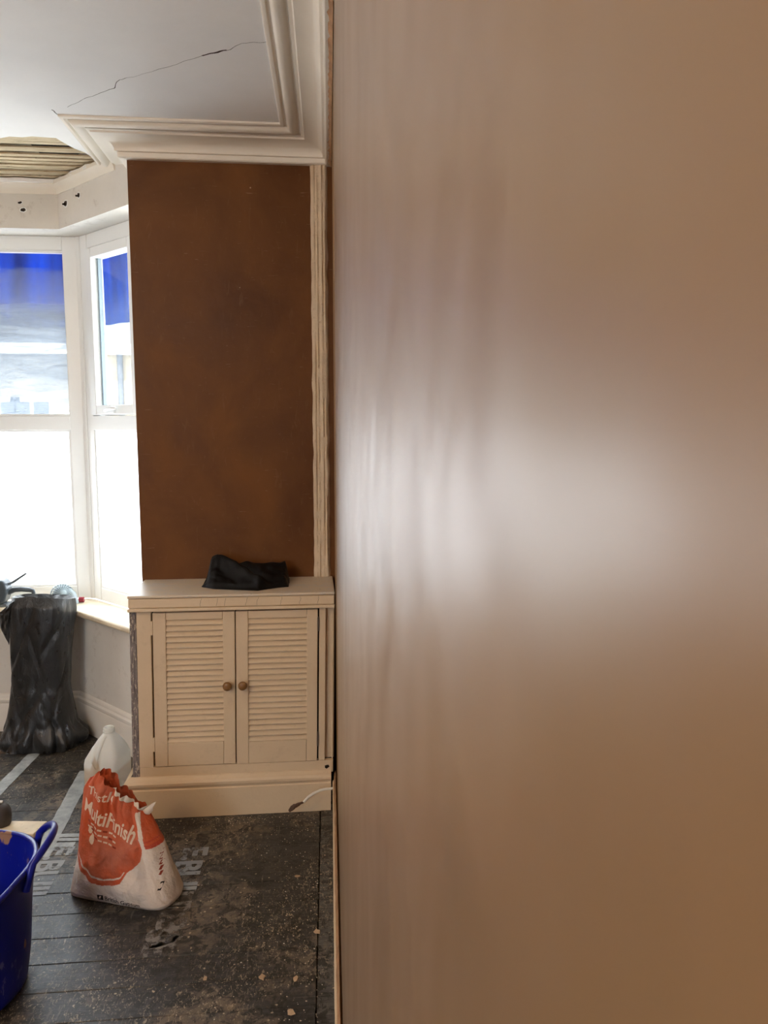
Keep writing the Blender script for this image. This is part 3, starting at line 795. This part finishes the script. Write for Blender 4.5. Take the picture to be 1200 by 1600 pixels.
def jugf(u, v):
    th = u * 2 * math.pi
    z = interp([(0, .002), (.04, .0), (.08, .006), (.5, .18), (.56, .20), (.9, .292), (.93, .297), (1, .315)], v)
    hw = interp([(0, .0), (.04, .062), (.08, .071), (.5, .072), (.56, .070), (.70, .056), (.82, .038), (.90, .023), (.94, .0195), (1, .0195)], v)
    ex_ = interp([(0, 7), (.55, 7), (.8, 5), (.93, 2), (1, 2)], v)
    c_, s_ = math.cos(th), math.sin(th)
    r = hw * (abs(c_) ** ex_ + abs(s_) ** ex_) ** (-1 / ex_)
    # hand-grip hollow on the left front corner
    cxs = interp([(0, 0), (.5, 0), (.9, .010), (1, .010)], v)
    a = R(-14); px, py = r * c_ + cxs, r * s_
    g = math.exp(-(((px + .030) / .024) ** 2 + ((z - .215) / .05) ** 2)) * (1 if py < 0 else 0)
    py += g * .028
    return (JX + px * math.cos(a) - py * math.sin(a), JY + px * math.sin(a) + py * math.cos(a), z)
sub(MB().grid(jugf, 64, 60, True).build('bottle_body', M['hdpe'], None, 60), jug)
a_ = Matrix.Translation((JX + .010, JY, 0))
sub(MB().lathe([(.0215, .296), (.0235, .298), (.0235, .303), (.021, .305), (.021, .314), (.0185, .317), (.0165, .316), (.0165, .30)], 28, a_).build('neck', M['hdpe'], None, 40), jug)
hn = [(JX - .026, JY - .050, .175), (JX - .034, JY - .060, .20), (JX - .026, JY - .052, .235), (JX - .010, JY - .034, .268), (JX + .002, JY - .020, .288)]
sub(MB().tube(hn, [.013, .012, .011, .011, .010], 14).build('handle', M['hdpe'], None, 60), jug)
M['milk'] = plain('cream_contents', (.60, .47, .33), .4)

# ------------------------------------------------------------------ plaster bag (paper, orange print)
m = NT('printed_paper'); p = m.pos()
vc = m.n('ShaderNodeVertexColor', layer_name='print').outputs[0]
nb = m.math('ADD', m.noise(p, 26, 5, .6, .4), m.math('MULTIPLY', m.noise(p, 13, 2, .5, 1.2), 1.2))
dust = m.ramp(m.noise(p, 7, 5, .6), [(.45, 0), (.8, .22)])
M['paper'] = m.done(m.bsdf(m.mix(dust, vc, (.72, .62, .52)), .7, m.bump(nb, .6, .014), .3))
BC = Vector((-.605, 2.40, 0)); BA = Vector((math.cos(R(-20)), math.sin(R(-20)), 0)); BB = Vector((-BA.y, BA.x, 0))
LA = [(0, -.186), (.05, -.182), (.2, -.175), (.5, -.170), (.8, -.172), (.93, -.172), (1, -.158)]
RA = [(0, .182), (.06, .186), (.15, .180), (.3, .170), (.67, .128), (.9, .082), (1, .062)]
def ztop(s):
    return interp([(-1, .330), (-.85, .356), (-.6, .374), (-.4, .368), (-.2, .340), (0, .320), (.3, .298), (.6, .278), (.85, .262), (1, .246)], s)
DV = [(0, .078), (.05, .088), (.2, .090), (.5, .072), (.8, .046), (.93, .036), (1, .020)]
def bag_ab(s, v, front):
    a = lerp(interp(LA, v), interp(RA, v), (s + 1) / 2)
    z = v * ztop(s)
    ex_ = lerp(11, 3.2, min(1, v * 3))
    d = interp(DV, v) * (1 - abs(s) ** ex_) ** .55
    b = -d if front else d * .85
    # creases fanning from the scrunched top
    cr = 0
    ang = s * (1.4 + .9 * v)
    for f_, ph, am in ((5, .3, .010), (9, 1.9, .007), (16, .7, .0035)):
        cr += am * (1 - 2 * abs(math.sin((ang * f_ + ph + 1.1 * noise.noise((s * 2, v * 3, f_))) / 2)))
    cr *= interp([(0, .05), (.25, .25), (.5, .30), (.8, .42), (1, .95)], v) * (1 - abs(s) ** 4)
    cr += .010 * noise.noise((s * 2.4, v * 3.5, 1 if front else 6)) * (1 - abs(s) ** 6) * min(1, v * 6)
    cr += .006 * (abs(noise.noise((s * 4, v * 6, 11))) - .2) * min(1, v * 5) * (1 - abs(s) ** 6)
    sag = .045 * v * v * (1 if z > .2 else .9)          # whole top leans back
    return a, b + cr * (1 if front else -1) + sag, z
def bag_pt(s, v, front=True, out=0.0):
    a, b, z = bag_ab(s, v, front)
    if v > .98: z += .006 * noise.noise((s * 9, 2, 2))
    q_ = BC + BA * a + BB * (b - out)
    return Vector((q_.x, q_.y, max(z, .0015)))
ARC = [(-.2, .14), (-.150, .120), (-.115, .096), (-.07, .074), (-.03, .063), (.0, .067), (.03, .078), (.040, .094), (.048, .110), (.060, .117), (.075, .130), (.088, .148), (.092, .172), (.20, .172)]
ORG, WHT = (.52, .090, .030), (.68, .59, .52)
def colr(a, z, front):
    if not front: return WHT if z < .172 else ORG
    zb = interp(ARC, a)
    # right block with white stripe beside it
    st = interp([(.17, .088), (.26, .036)], z)
    if a > st - .006:
        if z < .172: return WHT
        if a < st + .006 and z < .262: return WHT
        if z < .176 + .006 and a > st: return (.45, .06, .03)
        if .188 < z < .192: return (.45, .06, .03)
        return ORG
    if z > zb + .020: return ORG
    if a < .04 and zb + .015 < z <= zb + .020: return WHT
    if z > zb: return (.52, .085, .03) if a < .04 else ORG
    return WHT
bag = tag(empty('plaster_bag', (BC.x, BC.y, 0)), 'half-empty orange and white paper plaster bag slumped in front of the cupboard', 'paper bag')
NS, NVV = 190, 190
vs, cs, fs = [], [], []
for fr in (True, False):
    b0 = len(vs)
    for j in range(NVV + 1):
        for i in range(NS + 1):
            s = -math.cos(math.pi * i / NS) * .35 + (2 * i / NS - 1) * .65; v = j / NVV
            s = max(-1, min(1, s))
            a, b, z = bag_ab(s, v, fr); vs.append(tuple(bag_pt(s, v, fr))); cs.append((*colr(a, z, fr), 1))
    for j in range(NVV):
        for i in range(NS):
            q_ = (b0 + j * (NS + 1) + i, b0 + j * (NS + 1) + i + 1, b0 + (j + 1) * (NS + 1) + i + 1, b0 + (j + 1) * (NS + 1) + i)
            fs.append(q_ if fr else q_[::-1])
me = bpy.data.meshes.new('paper_body'); me.from_pydata(vs, [], fs); me.materials.append(M['paper'])
at = me.color_attributes.new('print', 'FLOAT_COLOR', 'POINT')
at.data.foreach_set('color', [c for q_ in cs for c in q_])
me.shade_smooth()
body = bpy.data.objects.new('paper_body', me); COL.objects.link(body); sub(body, bag)
def solve(a, z):
    s = 0; v = .5
    for _ in range(30):
        v = max(0, min(1, z / ztop(s))); l, r_ = interp(LA, v), interp(RA, v); s = max(-1, min(1, 2 * (a - l) / (r_ - l) - 1))
    return s, v
def text_mesh(body_, size, bold=0.0, align='LEFT', space=1.0):
    c = bpy.data.curves.new('lettering', 'FONT'); c.body = body_; c.size = size; c.offset = bold; c.align_x = align; c.space_character = space; c.resolution_u = 3
    o = bpy.data.objects.new('lettering', c); COL.objects.link(o)
    bpy.context.view_layer.update()
    me = bpy.data.meshes.new_from_object(o.evaluated_get(bpy.context.evaluated_depsgraph_get()))
    bpy.data.objects.remove(o); bpy.data.curves.remove(c)
    return me
M['ink_w'] = plain('pale_print', (.78, .62, .50), .7, .2)
M['ink_b'] = plain('black_print', (.03, .025, .025), .7, .2)
M['ink_r'] = plain('red_brown_print', (.28, .05, .03), .7, .2)
def bag_text(body_, a0, z0, slope, size, mat, bold=0., rot=0, space=1.0, stretch=1.0):
    me = text_mesh(body_, size, bold, 'LEFT', space)
    bm = bmesh.new(); bm.from_mesh(me)
    bmesh.ops.triangulate(bm, faces=bm.faces)
    for _ in range(3):
        le = [e for e in bm.edges if e.calc_length() > .006]
        if not le: break
        bmesh.ops.subdivide_edges(bm, edges=le, cuts=1); bmesh.ops.triangulate(bm, faces=bm.faces)
    for vtx in bm.verts:
        x, y = vtx.co.x * stretch, vtx.co.y
        ca, sa = math.cos(rot), math.sin(rot)
        a, z = a0 + x * ca - y * sa, z0 + x * sa + y * ca + slope * (x * ca - y * sa)
        s, v = solve(a, z)
        vtx.co = bag_pt(s, v, True, .0014)
    bm.to_mesh(me); bm.free(); me.materials.clear(); me.materials.append(mat)
    o = bpy.data.objects.new('lettering', me); COL.objects.link(o); sub(o, bag); return o
bag_text('Thistle', -.130, .318, -.30, .033, M['ink_w'], .0004)
bag_text('MultiFinish', -.142, .268, -.40, .050, M['ink_w'], .0010, stretch=.90)
bag_text('Board Finish', -.092, .262, -.33, .018, M['ink_w'], .0, stretch=.8) if False else None
bag_text('British Gypsum', -.026, .0155, -.03, .0205, M['ink_b'], .0003)
# small marks: logo square, two pale drops, lines of small print
def patch(pts, mat, nm='print_mark'):
    n = len(pts); vs_ = []
    for a, z in pts:
        s, v = solve(a, z); vs_.append(bag_pt(s, v, True, .0014))
    c = sum(vs_, Vector()) / n
    mb = MB().add(vs_ + [c], [(i, (i + 1) % n, n) for i in range(n)])
    sub(mb.build(nm, mat), bag)
patch([(-.050, .016), (-.030, .015), (-.030, .032), (-.050, .033)], M['ink_b'])
patch([(-.046, .020), (-.040, .020), (-.036, .029), (-.042, .029)], M['ink_w'])
for ca, cz, rr in ((-.098, .218, .009), (-.086, .192, .011)):
    patch([(ca + rr * math.cos(t * .7), cz + rr * 1.3 * math.sin(t * .7)) for t in range(9)], M['ink_w'])
for k in range(3):
    for i in range(7):
        a = -.115 + i * .016 + .004 * k; z = .240 - k * .014 - .36 * (i * .016)
        patch([(a, z), (a + .012, z - .0040), (a + .012, z + .0005), (a, z + .0045)], M['ink_w'] if (i * 3 + k) % 4 else M['ink_r'])
for i in range(5):
    z = .150 - i * .013; a = .128 + (.15 - z) * .22
    patch([(a, z), (a + .006, z - .002), (a + .008, z + .008), (a + .002, z + .009)], M['ink_r'])
patch([(.148, .062), (.156, .060), (.158, .078), (.150, .080)], M['ink_b'])
# torn paper flaps along the open top
M['paper_in'] = plain('torn_paper', (.74, .66, .56), .8, .2)
def torn(s0, s1, h, lean, nm='torn_flap'):
    def fn(u, v):
        s = lerp(s0, s1, u); q_ = bag_pt(s, 1.0, True)
        hh = h * v * (1 - abs(2 * u - 1) ** 1.5) * (1 + .3 * noise.noise((u * 8, s * 5, 1)))
        return q_ + Vector((lean * hh, .25 * hh - .002, hh))
    o = MB().grid(fn, 14, 5).build(nm, M['paper_in'], None, 60); sub(o, bag)
    so = o.modifiers.new('thick', 'SOLIDIFY'); so.thickness = .0008
torn(-.1, .25, .014, .3); torn(.2, .55, .018, .4); torn(.52, .78, .014, .5); torn(.74, 1.0, .024, 1.6)

# ------------------------------------------------------------------ blue flexible tub
m = NT('blue_tub_plastic'); p = m.pos()
sp = m.noise(m.map(p, (1, 1, .45)), 70, 3, .6)
spm = m.math('MULTIPLY', m.ramp(sp, [(.60, 0), (.66, 1)]), m.ramp(m.noise(p, 7, 3), [(.50, 0), (.60, .65)]))
bl = m.noise(m.map(p, (1, 1, .55)), 17, 3, .5)
c = m.mix(spm, (.004, .010, .26), (.20, .20, .48))
c = m.mix(m.ramp(bl, [(.665, 0), (.685, .9)]), c, (.34, .20, .11))
M['tub'] = m.done(m.bsdf(c, .32, m.bump(m.noise(p, 9, 3), .1, .01), .5))
TB = Vector((-.968, 1.98, 0)); TR_ = Vector((-.958, 1.995, .325))
tub = tag(empty('flexible_tub', TB), 'blue flexible plastic tub with loop handles and dried plaster splashes', 'tub')
def rim_z(th): return .320 + .014 * math.cos(th * 2) - .040 * max(0, -math.sin(th + .25)) ** 1.5
def tubw(th, t, r_off=0):
    """t 0 base .. 1 rim"""
    rb, rr = .185, .205
    z = rim_z(th) * t
    r = lerp(rb, rr, t ** .8) + r_off + .004 * noise.noise((math.cos(th) * 2, math.sin(th) * 2, t * 2))
    c = TB.lerp(Vector((TR_.x, TR_.y, 0)), t)
    return Vector((c.x + r * math.cos(th) * lerp(1, .99, t), c.y + r * math.sin(th) * lerp(1, 1.18, t), z))
def tub_out(u, v):
    th = u * 2 * math.pi
    if v < .08: return lerp(1, 0, 0) and None or Vector((TB.x, TB.y, .002)).lerp(tubw(th, .0) + Vector((0, 0, .002)), v / .08 * .97)
    return tubw(th, (v - .08) / .92) + Vector((0, 0, .003))
mb = MB().grid(tub_out, 96, 40, True)
def tub_in(u, v):
    th = u * 2 * math.pi
    if v > .8: return tubw(th, .12, -.008).lerp(Vector((TB.x, TB.y, .04)), (v - .8) / .2)
    return tubw(th, lerp(1, .12, v / .8), -.006) + Vector((0, 0, .003))
mb.grid(tub_in, 96, 30, True)
sub(mb.build('tub_body', M['tub'], None, 60), tub)
sub(MB().tube([tubw(2 * math.pi * i / 96, 1, -.001) + Vector((0, 0, .003)) for i in range(97)], .0075, 10, 1, caps=False).build('rim', M['tub'], None, 80), tub)
def loop_handle(t0):
    pts = []
    n = 22
    for i in range(n + 1):
        f_ = i / n; th = t0 + lerp(-.40, .40, f_)
        lift = math.sin(f_ * math.pi) ** .6
        q_ = tubw(th, 1.0, .004 + .045 * lift); q_.z += .003 + .062 * lift
        if i in (0, n): q_ = tubw(th, .86, .006)
        pts.append(q_)
    return MB().tube(pts, .0105, 12, .8)
sub(loop_handle(.28).build('handle', M['tub'], None, 80), tub)
sub(loop_handle(.28 + math.pi).build('handle', M['tub'], None, 80), tub)

# things behind the tub
bp = tag(MB().add([(-1.30, 2.765, .002), (-1.02, 2.745, .002), (-1.00, 2.835, .002), (-1.30, 2.87, .002), (-1.30, 2.765, .022), (-1.02, 2.745, .022), (-1.00, 2.835, .022), (-1.30, 2.87, .022)],
     [(0, 3, 2, 1), (4, 5, 6, 7), (0, 1, 5, 4), (1, 2, 6, 5), (2, 3, 7, 6), (3, 0, 4, 7)]).build('board_offcut', M['sill'], None, None, .003), 'pale board offcut lying on the floor behind the blue tub', 'board')
M['dkbrown'] = plain('dark_brown_rubber', (.045, .034, .028), .5)
cupr = tag(empty('small_pot', (-1.165, 2.83, .022)), 'small dark rounded pot with a pale rim standing behind the blue tub', 'pot')
sub(MB().lathe([(0, .0225), (.030, .0225), (.034, .030), (.036, .06), (.034, .078), (.028, .092), (.016, .102), (0, .105)], 26, Matrix.Translation((-1.160, 2.825, 0))).build('pot_body', M['dkbrown'], None, 50), cupr)
rimp = [(-1.160 + .0375 * math.cos(a), 2.825 + .004, .0235 + max(0, .086 * math.sin(a))) for a in [math.pi * (.45 + .58 * i / 14) for i in range(15)]]
sub(MB().tube(rimp, .0055, 8).build('pale_rim', M['skirt'], None, 60), cupr)

# ------------------------------------------------------------------ things on the window board
M['toolgrey'] = plain('dark_grey_tool_plastic', (.055, .07, .085), .45)
M['toolgrey2'] = plain('mid_grey_tool_plastic', (.12, .14, .16), .4)
tl = tag(empty('power_tool', (-1.52, 3.83, .626)), 'dark grey power tool with handle and lever lying on the window board', 'power tool')
mb = MB()
def ext(poly, y0, y1):
    n = len(poly)
    return MB().add([(x, y0, z) for x, z in poly] + [(x, y1, z) for x, z in poly], [tuple(range(n)), tuple(reversed(range(n, 2 * n)))] + [(i, n + i, n + (i + 1) % n, (i + 1) % n) for i in range(n)])
sub(ext([(-1.60, .655), (-1.60, .748), (-1.548, .762), (-1.483, .757), (-1.474, .742), (-1.468, .715), (-1.470, .69), (-1.476, .668), (-1.485, .645), (-1.53, .636)], 3.785, 3.865).build('tool_body', M['toolgrey'], None, None, .010, 3), tl)
sub(MB().tube([(-1.475, 3.825, .690), (-1.445, 3.825, .705), (-1.41, 3.825, .706), (-1.375, 3.825, .702), (-1.358, 3.825, .696), (-1.355, 3.825, .682)], [.012, .013, .0125, .012, .011, .008], 12).build('tool_handle', M['toolgrey'], None, 60), tl)
sub(MB().tube([(-1.474, 3.825, .732), (-1.45, 3.825, .742), (-1.42, 3.825, .762), (-1.385, 3.825, .785)], [.006, .007, .006, .005], 10).build('lever', M['toolgrey2'], None, 60), tl)
sub(ext([(-1.60, .6265), (-1.60, .64), (-1.475, .64), (-1.47, .6265)], 3.79, 3.86).build('base_plate', M['toolgrey2'], None, None, .002), tl)
# small ribbed fan
M['fan'] = plain('pale_blue_grey_plastic', (.36, .44, .47), .35)
M['fand'] = plain('blue_grey_plastic', (.13, .17, .19), .4)
fn0 = tag(empty('small_fan', (-1.215, 3.835, .626)), 'small pale grey ribbed fan on the window board behind the black sack', 'fan')
Mf = Matrix.Translation((-1.222, 3.835, .674)) @ Matrix.Rotation(R(28), 4, 'Z') @ Matrix.Rotation(R(62), 4, 'X')
sub(MB().lathe([(.046, -.020), (.046, .002), (.040, .014), (.028, .024), (0, .028)], 36, Mf).build('fan_core', M['fand'], None, 50), fn0)
for i in range(22):
    a = 2 * math.pi * i / 22
    pts = [Mf @ Vector((r_ * math.cos(a + tw), r_ * math.sin(a + tw), h_)) for r_, h_, tw in ((.052, -.012, 0), (.053, .002, .05), (.046, .018, .15), (.032, .030, .3), (.014, .035, .5))]
    sub(MB().tube(pts, .0017, 6).build('guard_rib', M['fan'], None, 80), fn0)
sub(MB().tube([Mf @ Vector((.053 * math.cos(2 * math.pi * i / 40), .053 * math.sin(2 * math.pi * i / 40), -.008)) for i in range(41)], .004, 8).build('guard_ring', M['fan'], None, 80), fn0)
sub(MB().lathe([(0, .036), (.012, .036), (.015, .033), (.015, .028)][::-1], 20, Mf).build('hub', M['fan'], None, 50), fn0)
sub(MB().tube([(-1.195, 3.845, .690), (-1.178, 3.84, .675), (-1.17, 3.838, .645), (-1.17, 3.838, .6265)], [.014, .018, .020, .023], 16).build('stand', M['fan'], None, 60), fn0)
M['red'] = plain('dark_red_plastic', (.22, .012, .025), .4)
rc = MB().lathe([(.0, 0), (.014, 0), (.014, .020), (.012, .024), (0, .024)], 18, Matrix.Translation((-1.138, 3.855, .662)) @ Matrix.Rotation(R(90), 4, 'Y') @ Matrix.Translation((0.021, 0, -.012))).build('bottle_cap', M['red'], None, 40)
tag(rc, 'small dark red cap on the window board beside the ribbed fan', 'cap')

# ------------------------------------------------------------------ cable from the wall
M['cable'] = plain('white_cable_sheath', (.80, .76, .68), .45)
M['cable_end'] = plain('dirty_cable_end', (.10, .055, .035), .8)
yc = 2.80
cbl = tag(empty('electric_cable', (.07, yc, .116)), 'white electric cable sticking out of the right wall with a dirty taped end', 'cable')
cp = [(wx(yc) + .004, yc, .112), (.076, yc, .116), (.05, yc, .1155), (.027, yc, .111), (.004, yc, .101), (-.018, yc, .086), (-.036, yc - .002, .067)]
sub(MB().tube(cp, .0052, 12).build('sheath', M['cable'], None, 80), cbl)
def cend(u, v):
    th = u * 2 * math.pi; t = v
    c = Vector((-.034, yc - .002, .069)).lerp(Vector((-.094, yc - .012, .044)), t)
    r = interp([(0, .0045), (.2, .0055), (.4, .0085), (.7, .0135), (.9, .0125), (1, .001)], t) * (1 + .35 * noise.noise((math.cos(th) * 1.5, math.sin(th) * 1.5, t * 9)))
    return c + Vector((.35 * r * math.cos(th), .9 * r * math.sin(th), .95 * r * math.cos(th)))
sub(MB().grid(cend, 20, 30, True).build('taped_end', M['cable_end'], None, 80), cbl)

# ------------------------------------------------------------------ floor print, tape, crumbs
def worn_print(name, col, lo, hi, sc=30):
    m = NT(name); p = m.pos()
    f_ = m.ramp(m.math('ADD', m.math('MULTIPLY', m.noise(p, sc, 5, .7), .6), m.math('MULTIPLY', m.noise(p, 7, 3), .4)), [(lo, 0), (hi, 1)])
    return m.done(m.n('ShaderNodeMixShader', {0: f_, 1: m.n('ShaderNodeBsdfTransparent').outputs[0], 2: m.bsdf(col, .6)}).outputs[0])
M['print1'] = worn_print('worn_grey_print', (.28, .29, .29), .36, .48)
M['print2'] = worn_print('nearly_worn_off_print', (.21, .20, .19), .43, .54)
def floor_text(body_, x, y, size, mat, bold, space=1.0, nm='floor_print'):
    me = text_mesh(body_, size, bold, 'LEFT', space)
    me.materials.clear(); me.materials.append(mat)
    o = bpy.data.objects.new(nm, me); COL.objects.link(o); o.location = (x, y, .0016); o.rotation_euler = (0, 0, R(-90)); o.parent = fl
    return o
floor_text('E.', -.458, 2.635, .118, M['print1'], .004); floor_text('BUI', -.472, 2.552, .125, M['print1'], .004, .92)
floor_text('LDBA', -.476, 2.375, .125, M['print2'], .003, .82)
floor_text('SE', -.492, 2.185, .125, M['print2'], .006, .92)
floor_text('E.', -.938, 2.685, .118, M['print1'], .005); floor_text('BUIL', -.950, 2.602, .125, M['print1'], .0035, .95); floor_text('DBASE', -.955, 2.355, .125, M['print2'], .003, .9)
m = NT('scuffed_grey_tape'); p = m.pos()
c = m.mix(m.ramp(m.noise(p, 14, 6, .7), [(.35, 0), (.7, 1)]), (.22, .24, .24), (.46, .48, .47))
M['tape'] = m.done(m.bsdf(c, .42, m.bump(m.noise(p, 20, 4), .3, .004)))
def tape(a, b, w, wob=.003):
    a, b = Vector(a), Vector(b); d = (b - a).normalized(); n_ = Vector((-d.y, d.x)); mb = MB()
    def fn(u, v):
        q_ = a.lerp(b, u) + n_ * (w * (v - .5) + wob * noise.noise((u * 14, v * 3 + a.x * 9, 2)))
        return (q_.x, q_.y, .0014 + .0006 * noise.noise((u * 20, v * 4, 6)) + .0006)
    o = mb.grid(fn, 40, 2).build('tape_strip', M['tape'], fl); o['kind'] = 'structure' if False else 'thing'
    del o['kind']; return o
tape((-1.315, 2.9), (-1.275, 3.52), .055); tape((-.955, 2.62), (-.985, 3.30), .062); tape((-.985, 2.762), (-.70, 2.752), .024); tape((-.985, 2.735), (-.72, 2.722), .020)
tape((-1.00, 2.70), (-.86, 2.695), .030)
random.seed(11)
M['crumb'] = plain('plaster_crumbs', (.55, .46, .35), .85, .2)
M['crumb2'] = plain('pale_crumbs', (.74, .70, .62), .85, .2)
def crumb(mb, x, y, r):
    vs_ = []
    for i in range(5):
        a = 2 * math.pi * i / 5 + random.random(); vs_.append((x + r * math.cos(a) * random.uniform(.6, 1.2), y + r * math.sin(a) * random.uniform(.6, 1.2), .0005))
    vs_.append((x, y, .0005 + r * random.uniform(.4, .9)))
    mb.add(vs_, [(i, (i + 1) % 5, 5) for i in range(5)], random.choice([0, 0, 0, 1]))
mb = MB()
for i in range(1300):
    z_ = random.random()
    if z_ < .45: x = .02 - abs(random.gauss(0, .16)); y = random.uniform(1.5, 2.84)
    elif z_ < .65: x = random.uniform(-.66, .0); y = 2.842 - abs(random.gauss(0, .05))
    else: x = random.uniform(-1.5, .02); y = random.uniform(1.4, 3.6)
    if x > wx(y) - .04 or (y > 2.84 and x > -.73): continue
    if (Vector((x, y)) - Vector((TB.x, TB.y))).length < .2: continue
    crumb(mb, x, y, random.choice([.0008, .0010, .0012, .0016, .002, .0028]))
o = mb.build('plaster_crumbs', [M['crumb'], M['crumb2']]); tag(o, 'pale plaster crumbs and dust scattered over the black floorboards', 'debris', None, 'stuff')
# larger flakes
m = NT('plaster_flake'); p = m.pos()
M['flake'] = m.done(m.bsdf(m.mix(m.noise(p, 60, 4), (.34, .22, .13), (.60, .45, .30)), .85, None, .2))
def flake(x, y, r, k):
    n = 9; lo, hi = [], []
    for i in range(n):
        a = 2 * math.pi * i / n; rr = r * random.uniform(.65, 1.15); lo.append((rr * math.cos(a), rr * .75 * math.sin(a), .0012)); hi.append((rr * .88 * math.cos(a), rr * .66 * math.sin(a), .0012 + r * .22))
    mb = MB().add(lo + hi, [tuple(reversed(range(n))), tuple(range(n, 2 * n))] + [(i, (i + 1) % n, n + (i + 1) % n, n + i) for i in range(n)])
    o = mb.build('plaster_flake', M['flake']); o.location = (x, y, 0); o.rotation_euler = (0, 0, random.uniform(0, 6))
    tag(o, k, 'plaster flake', 'plaster flakes on the floor'); return o
for x, y, r, k in ((-.145, 1.955, .013, 'round tan plaster flake on the black boards, by itself left of the white crumbs'),
                   (-.062, 1.82, .013, 'round tan plaster flake nearest the camera beside the border board'),
                   (-.052, 1.94, .011, 'small pale plaster flake halfway along the border board edge'),
                   (.008, 2.13, .013, 'brown plaster flake lying on the narrow border board along the wall'),
                   (-.055, 2.42, .009, 'small brown plaster flake near the cupboard foot beside the border board'),
                   (-.30, 1.965, .010, 'little tan plaster flake in the dusty brown middle of the floor')):
    flake(x, y, r, k)
